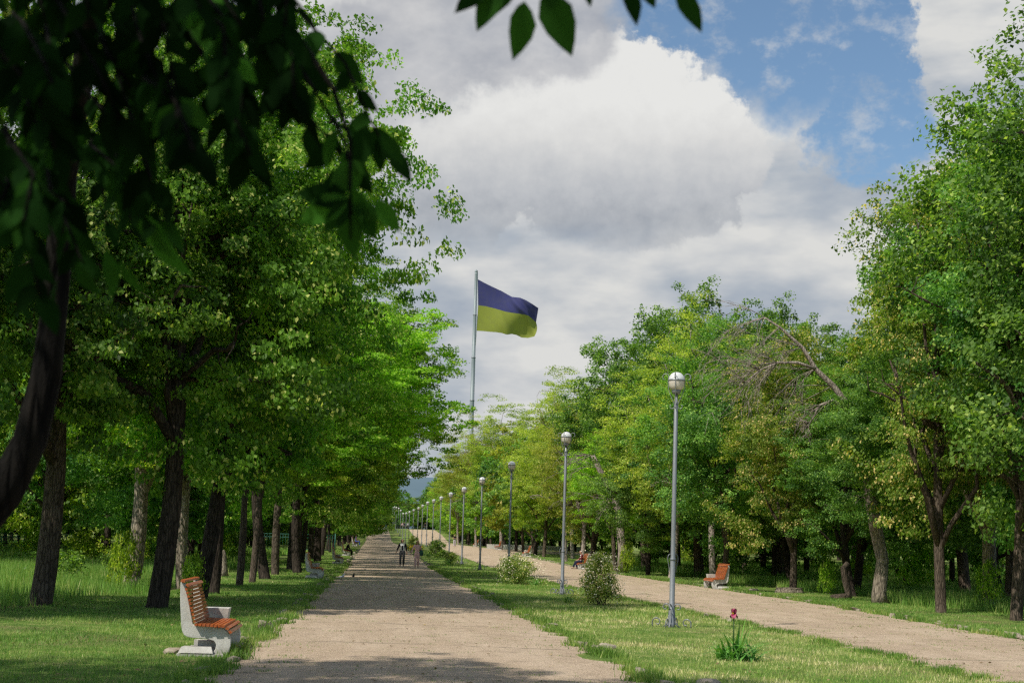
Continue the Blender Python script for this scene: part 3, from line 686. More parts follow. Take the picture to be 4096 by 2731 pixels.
# ------------------------------------------------------------------ grass
R = np.random.RandomState(4)
def blades(n, x0, x1, y0, y1, h, w, lean=.5, mask=None, pw=1.0):
    y = y0+(y1-y0)*R.uniform(size=n)**pw; x = R.uniform(x0, x1, n)
    if mask is not None:
        k = mask(x, y); x = x[k]; y = y[k]
    return x, y, R.uniform(h[0], h[1], len(x)), R.uniform(w[0], w[1], len(x)), np.full(len(x), lean)
def offpath(x, y):
    wob = .12*(np.sin(y*1.3+1)+.7*np.sin(y*3.1+2)+.5*np.sin(y*7.3+3)+.35*np.sin(y*17+1))/1.6
    wo2 = .12*(np.sin(y*1.3+6)+.7*np.sin(y*3.1+12)+.5*np.sin(y*7.3+18)+.35*np.sin(y*17+6))/1.6
    wo3 = .12*(np.sin(y*1.3+3)+.7*np.sin(y*3.1+6)+.5*np.sin(y*7.3+9)+.35*np.sin(y*17+3))/1.6
    wo4 = .12*(np.sin(y*1.3+8)+.7*np.sin(y*3.1+16)+.5*np.sin(y*7.3+24)+.35*np.sin(y*17+8))/1.6
    p1 = (x > xl1(y)+wob) & (x < xr1(y)+wo2); p2 = (x > xl2(y)+wo3) & (x < xr2(y)+wo4)
    return ~(p1 | p2)
def build_grass(name, sets, label=None, dry=True):
    x, y, h, w, ln = [np.concatenate([s[i] for s in sets]) for i in range(5)]
    n = len(x); z = np.interp(y, PY, PZ)
    a = R.uniform(0, 6.28, n); b = R.uniform(0, 6.28, n)
    V = np.empty((n, 3, 3))
    V[:, 0] = np.stack([x-np.cos(a)*w/2, y-np.sin(a)*w/2, z-.02], 1)
    V[:, 1] = np.stack([x+np.cos(a)*w/2, y+np.sin(a)*w/2, z-.02], 1)
    V[:, 2] = np.stack([x+np.cos(b)*h*ln*R.uniform(.2, 1.2, n), y+np.sin(b)*h*ln*R.uniform(.2, 1.2, n), z+h], 1)
    pat = .4+.26*snoise(x, y, .8, 3)+.18*snoise(x, y, 2.7, 5)
    if dry: pat = pat-.02+.3*((x > 3) & (x < 8.5))*np.clip((60-y)/25, .3, 1)+.5*np.clip(snoise(x, y, 1.3, 11)-.12, 0, 1)
    lc = np.clip(pat+R.normal(size=n)*.17, 0, 1)
    me = mesh_np(name, V.reshape(-1, 3), np.arange(n*3).reshape(-1, 3), 3, np.repeat(lc, 3), M['blade'])
    return add_obj(name, me, kind='stuff')
S = []
mown = lambda x, y: offpath(x, y) & (x > -6.5-2.5*np.clip((34-y)/8, 0, 2)-.8*np.sin(y*.4)) & (x < 17.5+.7*np.sin(y*.5))
S.append(blades(230000, -9.5, 17, 15.5, 30, (.02, .065), (.008, .014), .8, mown))
S.append(blades(260000, -12, 19, 30, 62, (.02, .07), (.012, .022), .8, mown))
S.append(blades(120000, -12, 20, 62, 150, (.02, .08), (.03, .05), .8, mown))
o = build_grass('lawn_grass', S); tag(o, 'short mown grass with dry yellow patches beside and between the paths', 'grass')
S = []
tall = lambda x, y: ((x < -6.5-2.5*np.clip((34-y)/8, 0, 2)-.8*np.sin(y*.4)) | (x > 17.5+.7*np.sin(y*.5))) & (snoise(x, y, .5, 9) > -.75)
S.append(blades(150000, -30, -6, 26, 75, (.1, .42), (.012, .026), .35, tall))
S.append(blades(60000, -45, -7, 75, 130, (.2, .5), (.04, .07), .35, tall))
S.append(blades(150000, 17, 38, 36, 80, (.12, .45), (.014, .028), .35, tall))
S.append(blades(70000, 17, 55, 80, 130, (.2, .5), (.04, .07), .35, tall))
o = build_grass('tall_grass', S, dry=False); tag(o, 'tall uncut meadow grass under the trees on both sides', 'grass')
S = []    # fringe of longer tufts at path edges, weeds on the paths
for f, sd in ((xl1, 1), (xr1, 6), (xl2, 3), (xr2, 8)):
    n = 26000; yy = 15.5+(90-15.5)*R.uniform(size=n)**1.8
    cl = np.sin(yy*2.1+sd)+np.sin(yy*5.3+sd*2)+.7*np.sin(yy*11.7)
    yy = yy[cl > -.2]; n = len(yy)
    wob = .12*(np.sin(yy*1.3+sd)+.7*np.sin(yy*3.1+sd*2)+.5*np.sin(yy*7.3+sd*3)+.35*np.sin(yy*17+sd))/1.6
    sgn = {1: -1, 6: 1, 3: -1, 8: 1}[sd]
    xx = f(yy)+wob+sgn*(R.normal(size=n)*.11+.04)
    S.append((xx, yy, R.uniform(.04, .16, n)*(1 if sd != 3 else .7), R.uniform(.01, .02, n)+yy*.0002, np.full(n, .6)))
for k in range(900):
    cy = 16+rk.random()**1.6*70
    cx = rk.choice([rk.uniform(-1.4, 3.1), rk.uniform(8.2, 13.2), rk.uniform(8.2, 13.2)]); n = rk.randrange(8, 40)
    sx, sy = rk.uniform(.04, .35), rk.uniform(.02, .1)
    S.append((cx+R.normal(size=n)*sx, cy+R.normal(size=n)*sy, R.uniform(.015, .05, n), R.uniform(.015, .03, n)+cy*.0003, np.full(n, 1.2)))
o = build_grass('weeds', S, dry=False); tag(o, 'weed tufts and longer grass along the path edges', 'weeds')

n = 5200; yy = 16+R.uniform(size=n)**1.7*75; xx = R.uniform(-9, 17, n); k = (np.sin(xx*1.7)+np.sin(yy*1.1+xx)+R.normal(size=n)) > .2
xx = xx[k]; yy = yy[k]; n = len(xx)
M['litter'] = leaf_mat('dry_litter', (.12, .08, .04), (.22, .15, .07), (.34, .26, .12), None, .15)
o = add_obj('leaf_litter', leaves_mesh('leaf_litter', np.stack([xx, yy, np.interp(yy, PY, PZ)+.035], 1), R.normal(size=(n, 3))*np.array([1, 1, .15]), R.normal(size=(n, 3))*.25+np.array([0, 0, 1]), R.uniform(.025, .07, n), R.uniform(0, .85, n), M['litter']), kind='stuff')
tag(o, 'scattered small dry leaves and twigs on paths and lawn', 'leaf litter')
# ------------------------------------------------------------------ shrubs
def shrub_mesh(seed, w, h, n, leaf, lm, cone=.4, accent=.1, white=0):
    R = np.random.RandomState(seed); nc = 70
    t = R.uniform(size=nc)**.8; ph = R.uniform(0, 6.28, nc)
    rr = w/2*np.sqrt(R.uniform(size=nc))*(1-cone*t)*(1+.25*np.sin(3*ph+seed))
    cen = np.stack([np.cos(ph)*rr, np.sin(ph)*rr, h*(.08+.86*t)*(1-.25*(rr/(w/2))**2)], 1)
    k = n//nc; c = np.repeat(cen, k, 0)+R.normal(size=(nc*k, 3))*np.array([w, w, h])*.062
    c[:, 2] = np.maximum(c[:, 2], .02); N = len(c)
    d = unit(R.normal(size=(N, 3))+np.array([0, 0, .3])); nr = unit(R.normal(size=(N, 3))+np.array([0, 0, .6]))
    lc = np.clip(np.repeat(R.uniform(.0, .8, nc), k)+R.normal(size=N)*.15, 0, .86); lc[R.uniform(size=N) < accent] = .97
    return leaves_mesh('foliage', c, d, nr, leaf*R.uniform(.6, 1.3, N), lc, M[lm])
M['petal_white'] = flat('white_petal', (.72, .64, .46), .6); M['petal_yellow'] = flat('yellow_petal', (.75, .52, .03), .6)
def blossoms(seed, w, h, n, s, m, cone=.4):
    R = np.random.RandomState(seed); t = R.uniform(size=n)**.8; ph = R.uniform(0, 6.28, n)
    rr = w/2*1.02*(1-cone*t)*(1+.25*np.sin(3*ph+seed))
    c = np.stack([np.cos(ph)*rr, np.sin(ph)*rr, h*(.1+.88*t)], 1)+R.normal(size=(n, 3))*.05*w
    return leaves_mesh('blossoms', c, unit(R.normal(size=(n, 3))), unit(R.normal(size=(n, 3))), s*R.uniform(.6, 1.2, n), np.zeros(n), M[m], .9)
def shrub(x, y, w, h, n, leaf, lab, seed, lm='shrub', cone=.4, bl=None, grp='shrubs on the grass strip', nm='flowering_shrub', cat='shrub'):
    e = empty(nm, (x, y, gz(y)), 0, lab, cat, grp)
    add_obj('foliage', shrub_mesh(seed, w, h, n, leaf, lm, cone), e)
    mb = MB(); rg = random.Random(seed)
    for i in range(9): mb.tube(limb_path((rg.gauss(0, .05), rg.gauss(0, .05), -.03), (rg.gauss(0, w*.25), rg.gauss(0, w*.25), h*rg.uniform(.5, .95)), rg, .05, .2), [.012, .01, .009, .007, .005, .003], 5)
    mb.build('stems', M['bark'], e)
    if bl: add_obj('blossoms', blossoms(seed+1, w, h, bl[0], bl[1], bl[2], cone), e)
    return e
shrub(6.15, 40.0, 1.22, 1.42, 7500, .05, 'upright bush with cream blossoms between the two nearest lamps', 31, cone=.55, bl=(900, .04, 'petal_white'))
shrub(5.6, 58.0, 1.8, 1.12, 9000, .055, 'wide rounded bush with cream blossoms left of the second lamp', 32, cone=.3, bl=(900, .045, 'petal_white'))
shrub(5.15, 101.0, 1.0, .85, 2500, .07, 'small round bush at the foot of the fourth lamp', 33, cone=.2, bl=(60, .05, 'petal_white'))
shrub(4.75, 118.0, 1.55, 1.5, 3500, .09, 'dark round bush left of the fourth lamp, behind the small one', 34, lm='maple', cone=.2, bl=(40, .07, 'petal_white'))
shrub(4.3, 172.0, 1.3, 1.3, 1500, .11, 'bush behind the yellow flowers on the strip', 35, cone=.3)
shrub(3.1, 325.0, 2.0, 1.8, 900, .2, 'round bush at the far crest left of the lamps', 36, cone=.2)
shrub(3.8, 146.0, 1.5, .6, 1500, .09, 'clump of yellow flowers behind the two walking women', 37, lm='iris', cone=.1, bl=(420, .1, 'petal_yellow'), nm='yellow_flowers', cat='flowers')
# undergrowth bushes under the trees
for i in range(46):
    yy = rk.uniform(42, 120); sd = rk.choice([-1, 1, 1]); xx = sd*rk.uniform(7, 22) if sd < 0 else rk.uniform(17, 40)
    if i == 0: um = [shrub_mesh(50+q, 1.6, 1.3, 1500, .1, ['lime', 'maple', 'maple'][q], .2) for q in range(3)]
    e = empty('undergrowth_bush', (xx, yy, gz(yy)), rk.uniform(0, 6), 'leafy sapling bush growing under the park trees', 'bush', 'undergrowth bushes under the trees')
    o = add_obj('foliage', um[i % 3], e); s = rk.uniform(.6, 1.5); o.scale = (s, s, s*rk.uniform(.8, 1.5))
# leafy shoots hugging the trunks
for x, y, s, lab in ((-7.2, 43.0, 1.0, 'leafy shoots around the pale knotted trunk'), (-4.5, 37.0, .7, 'low leafy shoots at the base of the dark trunk behind the bench'), (14.9, 86.2, 1.1, 'bright shoots at the foot of the dying tree'), (17.3, 55, .8, 'bush beside the flat stump'), (19.3, 44.8, .9, 'yellowish shoots right of the pale furrowed trunk')):
    e = empty('leafy_shoots', (x, y, 0), 0, lab, 'bush', 'leafy shoots at trunk bases'); o = add_obj('foliage', um[0], e); o.scale = (.55*s, .55*s, 1.3*s)

# iris plant
e = empty('iris_plant', (5.44, 21.7, 0), 0, 'iris with one wine red flower and sword leaves in the front grass', 'flower')
rg = random.Random(12); vs = []; fs = []; lcs = []
def sword(b, a, L, w, bend, up):
    n = 7; k0 = len(vs); dx = Vector((cos(a), sin(a), 0)); sd = Vector((-sin(a), cos(a), 0)); p = Vector(b); th = up
    for i in range(n+1):
        t = i/n; ww = w*(1-t**2.2)*.5+.0008
        vs.append(tuple(p+sd*ww)); vs.append(tuple(p+Vector((0, 0, .004)))); vs.append(tuple(p-sd*ww)); l = rg.uniform(.1, .8); lcs.extend([l]*3)
        p = p+(dx*cos(th)+Vector((0, 0, sin(th))))*L/n; th -= bend/n
    for i in range(n):
        a0 = k0+i*3
        for q in (0, 1): fs.append((a0+q, a0+q+1, a0+q+4)); fs.append((a0+q, a0+q+4, a0+q+3))
for i in range(85): 
    a = rg.uniform(0, 6.28); sword((rg.gauss(0, .13), rg.gauss(0, .1), -.02), a, rg.uniform(.26, .6), rg.uniform(.028, .052), rg.uniform(.4, 1.9), rg.uniform(.65, 1.45))
for a, L, b, u in ((0.3, .72, .15, 1.42), (2.9, .7, .1, 1.48), (1.2, .6, .2, 1.4), (.1, .66, .3, 1.25), (5.3, .55, .3, 1.3), (pi, .62, .6, 1.2), (0, .6, .7, 1.15), (pi*.98, .52, .9, .95), (pi*1.02, .45, 1.7, .9), (.05, .5, 1.0, 1.0), (.2, .42, .2, 1.35), (2.6, .42, .15, 1.45), (0, .3, .9, .9), (pi, .3, .8, .8)): sword((0, 0, 0), a, L, .04, b, u)
add_obj('leaf_blades', mesh_np('leaf_blades', np.array(vs), np.array(fs), 3, np.array(lcs), M['iris']), e)
mb = MB(); mb.tube([(-.06, 0, 0), (-.07, 0, .3), (-.065, 0, .66)], [.012, .011, .009], 6); mb.build('stem', M['iris'], e)
mp, nt = mat('iris_petal'); n = noise(nt, coord(nt), 25, 3); c = ramp(nt, n, [(.35, (.2, .012, .05)), (.65, (.4, .09, .15))]); out(nt, princ(nt, c, .6, 0, .2)); 
fl = MB()
def petal(a, up, L, w, drop):
    n = 6; V = []; dx = Vector((cos(a), sin(a), 0)); sd = Vector((-sin(a), cos(a), 0)); p = Vector((-.065, 0, .68)); th = up
    for i in range(n+1):
        t = i/n; ww = w*sin(pi*min(.97, .12+.8*t))**.8*.5
        V += [p+sd*ww+Vector((0, 0, .012*sin(i*2))), p, p-sd*ww+Vector((0, 0, -.012*sin(i*2.4)))]
        p = p+(dx*cos(th)+Vector((0, 0, sin(th))))*L/n; th += drop/n
    fl.add(V, [(i*3+q, i*3+q+1, i*3+q+4, i*3+q+3) for i in range(n) for q in (0, 1)])
for k in range(3): petal(-1.9+k*2.094, -.15, .085, .085, -1.5); petal(-.85+k*2.094, 1.0, .095, .085, .5); petal(.3+k*2.094, .75, .1, .07, 1.5)
fl.build('flower', mp, e); mb = MB(); mb.tube([(-.065, 0, .67), (-.09, -.03, .70)], [.012, .006], 6); mb.build('flower_beard', M['petal_yellow'], e)
# narrow leaves by the bushes
def iris_clump(x, y, n, s, lab, seed):
    global vs, fs, lcs, rg
    rg = random.Random(seed); vs = []; fs = []; lcs = []
    for i in range(n): sword((rg.gauss(0, .08), rg.gauss(0, .06), -.02), rg.uniform(0, 6.28), s*rg.uniform(.6, 1.2), .035, rg.uniform(.4, 1.5), rg.uniform(.7, 1.5))
    o = add_obj('iris_leaves', mesh_np('iris_leaves', np.array(vs), np.array(fs), 3, np.array(lcs), M['iris'])); o.location = (x, y, gz(y)); tag(o, lab, 'plant', 'iris leaf clumps')
iris_clump(5.45, 41.0, 12, .45, 'few blue green iris leaves left of the upright bush', 61)
iris_clump(6.25, 57.0, 26, .4, 'iris leaves at the right foot of the wide bush', 62)
iris_clump(4.9, 99.5, 30, .6, 'iris leaves beside the small round bush', 63)
iris_clump(4.6, 150, 50, .9, 'iris leaves right of the yellow flowers', 64)

# ------------------------------------------------------------------ street lamps
def spiral(c, u, w, r0, r1, a0, a1, n=18):
    c = Vector(c); u = Vector(u); w = Vector(w)
    return [c+(u*cos(a0+(a1-a0)*i/n)+w*sin(a0+(a1-a0)*i/n))*(r0+(r1-r0)*i/n) for i in range(n+1)]
def make_lamp():
    root = empty('street_lamp', (0, 0, 0))
    mb = MB(); mb.lathe([(.075, -.05), (.072, .1), (.058, .12), (.055, 1.38), (.05, 1.4), (.048, 1.9), (.044, 4.4), (.034, 4.42), (.033, 4.72)], n=14); mb.build('pole', M['metal'], root)
    Z = Vector((0, 0, 1))
    for k in range(4):
        a = pi/4+k*pi/2+.3; u = Vector((cos(a), sin(a), 0)); mb = MB()
        P = [u*.06+Z*.02, u*.065+Z*.2, u*.055+Z*.34]+[u*.13+Z*.40+(u*cos(t)+Z*sin(t))*r for t, r in [(pi-.35*i, .09-.0042*i) for i in range(16)]]
        mb.tube(P, .013, 6)
        P = [u*.4+Z*-.02, u*.41+Z*.06]+[u*.31+Z*.1+(u*cos(t)+Z*sin(t))*r for t, r in [(.0+.35*i, .105-.005*i) for i in range(16)]]
        mb.tube(P, .013, 6)
        P = [u*.06+Z*.03, u*.16+Z*.0, u*.16+Z*.0]
        mb.tube([u*.06+Z*.25, u*.09+Z*.08, u*.2+Z*.0], .013, 6)
        mb.build('base_scroll', M['metal_lt'], root)
    mb = MB(); mb.lathe([(.058, 1.33), (.066, 1.34), (.066, 1.37), (.058, 1.38)], n=14)
    for k in range(2):
        a = .3+k*pi; u = Vector((cos(a), sin(a), 0))
        mb.tube([u*.055+Z*1.44]+[u*.07+Z*(1.36)+(u*cos(t)*.05+Z*sin(t)*.1) for t in [pi/2-.3*i for i in range(9)]]+[u*.075+Z*1.15, u*.1+Z*1.1], .009, 6)
    mb.build('collar_ring', M['metal_lt'], root)
    for k in range(4):
        a = pi/4+k*pi/2+.45; u = Vector((cos(a), sin(a), 0)); mb = MB()
        P = [u*.035+Z*4.45, u*.05+Z*4.52, u*.12+Z*4.66, u*.168+Z*4.8, u*.178+Z*4.96, u*.165+Z*5.06]
        P += [u*.235+Z*5.04+(u*cos(t)+Z*sin(t))*(.075-.002*i) for i, t in [(i, pi*.85-.4*i) for i in range(11)]]
        mb.tube(P, .008, 5); mb.tube([u*.035+Z*4.47]+[u*.085+Z*4.44+(u*cos(t)+Z*sin(t))*.045 for t in [pi*1.0+.45*i for i in range(10)]], .008, 5)
        mb.build('cage_bar', M['metal'], root)
    mb = MB(); mb.lathe([(.0, 4.70), (.085, 4.70), (.095, 4.75), (.1, 4.78)], n=18); mb.build('lamp_holder', M['metal'], root)
    mb = MB(); mb.lathe([(.171, 4.96), (.177, 4.96), (.177, 4.99), (.171, 4.99)], n=22); mb.build('lamp_band', M['metal'], root)
    mb = MB(); mb.lathe([(.09, 4.782), (.13, 4.80), (.155, 4.86), (.166, 4.93), (.168, 4.97)], n=22); mb.build('lamp_bowl', M['bowl'], root)
    mb = MB(); mb.lathe([(.167, 4.973), (.165, 5.01), (.15, 5.06), (.12, 5.1), (.08, 5.13), (.03, 5.143), (.001, 5.145)], n=22); mb.build('lamp_globe', M['globe'], root)
    return root
ordn = ['nearest', 'second', 'third', 'fourth', 'fifth', 'sixth', 'seventh', 'eighth', 'ninth', 'tenth', 'eleventh', 'twelfth', 'thirteenth', 'fourteenth', 'fifteenth', 'sixteenth', 'seventeenth', 'eighteenth', 'nineteenth', 'twentieth', 'twenty first', 'last']
lamp = make_lamp()
yl = [29.9, 47.3, 66.0, 83.5, 100.5]+[118+17.6*i for i in range(17)]
for i, yy in enumerate(yl):
    o = lamp if i == 0 else copy_tree(lamp)
    xo = float(np.interp(yy, [30, 100, 200, 290, 345, 410], [6.1, 5.85, 5.7, 4.6, 3.9, 3.2]))
    o.location = (xo, yy, gz(yy)); o.scale = (1, 1, 1.028); o.rotation_euler = (radians(random.uniform(-.3, .3)), radians(random.uniform(-.3, .5)), random.uniform(-.4, .4) if i else 0)
    tag(o, 'tall grey globe street lamp with scroll base, %s from the camera in the row' % ordn[i], 'street lamp', 'street lamps along the grass strip')

# ------------------------------------------------------------------ flagpole
Yf = 402.0
pb = at(1882, 1800, Yf); pt = at(1903, 1090, Yf)
dirp = (pt-pb).normalized(); base = Vector((pb.x, Yf, gz(Yf)))
e = empty('flagpole', base, 0, 'very tall pale flagpole above the trees flying a large blue and yellow flag', 'flagpole')
H = pt.z-base.z; mb = MB(); prof = []
nseg = 6
for i in range(nseg):
    r = .78-.42*i/nseg; z0 = H*i/nseg; z1 = H*(i+1)/nseg
    prof += [(r, z0), (r*.95, z1-.4), (r*.95, z1-.02)]
mb.lathe(prof, n=16); mb.lathe([(.3, H-.1), (.42, H), (.42, H+.5), (.1, H+.8)], n=14); p = mb.build('pole', M['pole_paint'], e)
mb = MB()
for i in range(1, nseg): r = .78-.42*i/nseg; mb.lathe([(r+.02, H*i/nseg-.25), (r+.12, H*i/nseg-.2), (r+.12, H*i/nseg), (r, H*i/nseg+.05)], n=16)
mb.build('joint_rings', M['metal_lt'], e)
def px(zx, zy): return (1780+zx/3.92, 1050+zy/3.92)
topc = [(513, 262), (640, 330), (760, 388), (890, 448), (980, 500), (1050, 538), (1110, 545), (1180, 552), (1270, 590), (1370, 650), (1465, 715)]
midc = [(517, 670), (640, 685), (760, 715), (870, 745), (960, 772), (1060, 788), (1150, 800), (1230, 812), (1310, 832), (1370, 885), (1428, 935)]
botc = [(495, 1070), (600, 1075), (700, 1085), (800, 1092), (890, 1105), (970, 1130), (1050, 1120), (1120, 1135), (1200, 1175), (1300, 1183), (1402, 1158)]
NU, NV = 60, 40; V = np.empty((NU+1, NV+1, 3)); lc = np.empty((NU+1, NV+1))
def ci(cv, u): t = np.linspace(0, 1, len(cv)); return np.interp(u, t, [c[0] for c in cv]), np.interp(u, t, [c[1] for c in cv])
for i in range(NU+1):
    u = i/NU; a = ci(topc, u); b = ci(midc, u); c_ = ci(botc, u)
    for j in range(NV+1):
        v_ = j/NV
        if v_ < .5: t = v_*2; q = (a[0]+(b[0]-a[0])*t, a[1]+(b[1]-a[1])*t)
        else: t = v_*2-1; q = (b[0]+(c_[0]-b[0])*t+28*u**6*sin(pi*t)+0, b[1]+(c_[1]-b[1])*t)
        dep = u*(1.6*sin(5.2*u+3.2*v_+.5)+.8*sin(11*u-7*v_)+.35*sin(23*u-14*v_))
        P = at(*px(*q), Yf+dep); V[i, j] = P-base; lc[i, j] = 0.2 if v_ <= .5 else .8
idx = np.arange((NU+1)*(NV+1)).reshape(NU+1, NV+1)
# split the colour line so it stays crisp
Fq = []
for i in range(NU):
    for j in range(NV): Fq.append((idx[i, j], idx[i+1, j], idx[i+1, j+1], idx[i, j+1]))
h_ = NV//2; extra = V[:, h_].copy(); k0 = V.reshape(-1, 3).shape[0]
VV = np.concatenate([V.reshape(-1, 3), extra]); LL = np.concatenate([lc.ravel(), np.full(NU+1, .8)])
for i in range(NU):
    q = i*NV+h_; f = Fq[q]; Fq[q] = (k0+i, k0+i+1, f[2], f[3])
me = mesh_np('flag', VV, np.array(Fq), 4, LL, M['flag']); me.polygons.foreach_set('use_smooth', [True]*len(me.polygons))
fo = add_obj('flag', me, e); tag(fo, 'large weathered flag, blue above yellow, streaming to the right')
mb = MB(); mb.tube([Vector(at(*px(512, 150), Yf))-base, Vector(at(*px(514, 262), Yf))-base, Vector(at(*px(517, 670), Yf))-base, Vector(at(*px(494, 1075), Yf))-base, Vector(at(*px(478, 1300), Yf))-base], .07, 5); mb.build('halyard', M['globe'], e)

# ------------------------------------------------------------------ benches (built facing +X, length along Y)
PANEL = [(0, .985), (.005, .8), (.02, .62), (.04, .42), (.06, .32), (.09, .27), (.14, .245), (.22, .235), (.40, .225), (.50, .2), (.53, .15), (.52, .09), (.475, .03), (.49, 0), (.66, 0), (.70, .05), (.722, .13), (.722, .22), (.70, .3), (.665, .335), (.6, .375), (.42, .395), (.24, .405), (.20, .42), (.165, .56), (.12, .74), (.085, .86), (.075, .96)]
def make_bench():
    root = empty('park_bench', (0, 0, 0))
    L = 1.5
    for y0 in (0.0, L-.07):
        mb = MB(); mb.prism(PANEL, y0, y0+.07); o = mb.build('side_panel', M['concrete'], root); recalc(o.data)
        b = o.modifiers.new('bevel', 'BEVEL'); b.width = .008; b.segments = 2
    def slat(mb, p, ang, w=.055, t=.028, y0=-.07, y1=L+.07):
        R = Matrix.Rotation(-ang, 3, 'Y'); mb.box((p[0], (y0+y1)/2+random.uniform(-.012, .012), p[1]), (w, y1-y0, t), R)
    mb = MB()
    for i in range(10):
        t = i/9; x = .215-.115*t-.02*t*t; z = .46+.43*t; slat(mb, (x+.012, z), radians(104), .036, .03)
    slat(mb, (.105, .945), radians(140), .045, .03); slat(mb, (.04, 1.0), radians(175), .06, .032)
    o = mb.build('backrest', M['slat'], root)
    mb = MB()
    for i in range(8): slat(mb, (.25+.052*i, .418-.002*i), radians(2), .042, .032)
    slat(mb, (.675, .375), radians(-28), .046, .032); slat(mb, (.715, .33), radians(-52), .046, .032)
    o = mb.build('seat', M['slat'], root)
    mb = MB()    # faceted concrete arm block at the far end
    def facet(x0, x1, y0, y1, z0, z1, ins):
        mb.add([(x0+ins, y0+ins, z0), (x1-ins, y0+ins, z0), (x1-ins, y1-ins, z0), (x0+ins, y1-ins, z0), (x0, y0, z1), (x1, y0, z1), (x1, y1, z1), (x0, y1, z1)],
               [(3, 2, 1, 0), (4, 5, 6, 7), (0, 1, 5), (0, 5, 4), (1, 2, 6), (1, 6, 5), (2, 3, 7), (2, 7, 6), (3, 0, 4), (3, 4, 7)], False)
    facet(.17, .52, L+.1, L+.45, .05, .565, .06)
    o = mb.build('arm_block', M['concrete'], root)
    for yq in (0, L-.05):
        mb = MB(); mb.box((.36, yq, -.03), (.7, .2, .11)); mb.build('footing', M['concrete'], root)
    mb = MB(); mb.add([(.03, -.1, .04), (.5, -.1, .04), (.48, .18, .04), (.05, .18, .04), (.07, -.05, .12), (.47, -.05, .12), (.45, .14, .12), (.09, .14, .12)], [(3, 2, 1, 0), (4, 5, 6, 7), (0, 1, 5, 4), (1, 2, 6, 5), (2, 3, 7, 6), (3, 0, 4, 7)], False)
    mb.build('footing_wedge', M['concrete'], root)
    mb = MB(); mb.add([(.2, .22, .04), (.5, .22, .04), (.52, .5, .04), (.2, .5, .04), (.2, .24, .2), (.5, .26, .17), (.52, .48, .18), (.22, .48, .19)], [(3, 2, 1, 0), (4, 5, 6, 7), (0, 1, 5, 4), (1, 2, 6, 5), (2, 3, 7, 6), (3, 0, 4, 7)], False)
    mb.build('footing_block', M['concrete'], root)
    return root
bench = make_bench()
BN = [(-2.66, 20.5, 0, 'orange slatted concrete bench at lower left, nearest of all'),
      (-2.8, 58.6, 0, 'slatted concrete bench beside a dark trunk, second on the left of the path'),
      (-2.75, 91.5, 0, 'slatted concrete bench with bright white arm block, third on the left'),
      (-2.8, 117.0, 0, 'shaded bench on which the dark clothed person sits'),
      (-2.8, 163.0, 0, 'far left bench where the person in blue sits'),
      (14.25, 58.3, pi, 'orange slatted bench facing the right path, nearest on the right'),
      (13.85, 94.9, pi, 'orange bench on which the white haired man sits'),
      (14.1, 133, pi, 'small orange bench beyond the seated old man, third on the right'),
      (14.1, 165.0, pi, 'distant orange bench right of the right path, fourth along'),
      (14.0, 201.0, pi, 'distant orange bench right of the right path, fifth along'),
      (.0, 352.0, -pi/2, 'tiny orange bench at the crest where the main path ends')]
for i, (x, yy, r, lab) in enumerate(BN):
    o = bench if i == 0 else copy_tree(bench)
    o.location = (x, yy, gz(yy)+.0); o.rotation_euler = (0, 0, 0 if r == pi else r); o.scale = (-1 if r == pi else 1, 1, 1); tag(o, lab, 'bench', 'slatted concrete park benches')
# soil lumps and small rocks near the bench
def rock(x, y, s, lab, seed):
    R = random.Random(seed); bm = bmesh.new(); bmesh.ops.create_icosphere(bm, subdivisions=2, radius=s)
    for v in bm.verts: v.co = Vector((v.co.x*1.4, v.co.y, v.co.z*.6))*(1+R.uniform(-.18, .18))
    me = bpy.data.meshes.new('rock'); bm.to_mesh(me); bm.free(); me.materials.append(M['kerb']); o = add_obj('rock', me); o.location = (x, y, gz(y)+s*.2); tag(o, lab, 'rock', 'small rocks')
rock(-1.9, 22.2, .08, 'pale lump of rock right of the nearest bench', 1)
rock(4.05, 17.6, .12, 'rough kerb rock at the bottom edge of the photo', 2)
rock(3.75, 23.6, .11, 'pale broken rock in the path edge grass', 3)
rock(-2.72, 20.75, .11, 'crumbled earth lump behind the bench footing', 4)
rock(14.9, 57.0, .14, 'small grey rock just right of the right bench', 5)

# ------------------------------------------------------------------ people
def skin_mesh(name, V, E, rad, m, sub=1):
    me = bpy.data.meshes.new(name+'_raw'); me.from_pydata(V, E, []); me.update()
    o = bpy.data.objects.new('tmp', me); C.objects.link(o)
    o.modifiers.new('s', 'SKIN'); sl = me.skin_vertices[0].data
    for i, r in enumerate(rad):
        r = r if isinstance(r, tuple) else (r, r); sl[i].radius = r; sl[i].use_root = (i == 0)
    sb = o.modifiers.new('u', 'SUBSURF'); sb.levels = sub; sb.render_levels = sub
    dg = bpy.context.evaluated_depsgraph_get(); dg.update()
    nm = bpy.data.meshes.new_from_object(o.evaluated_get(dg)); nm.name = name
    bpy.data.objects.remove(o); nm.materials.clear(); nm.materials.append(m)
    nm.polygons.foreach_set('use_smooth', [True]*len(nm.polygons)); return nm
class SK:
    def __init__(s): s.V = []; s.E = []; s.R = []
    def p(s, v, r, link=None):
        s.V.append(tuple(v)); s.R.append(r); k = len(s.V)-1
        if link is not None: s.E.append((link, k))
        return k
    def chain(s, pts, rs, link=None):
        for v, r in zip(pts, rs): link = s.p(v, r, link)
        return link
SKIN = flat('skin', (.42, .25, .17), .6, 0, .3, .08); 
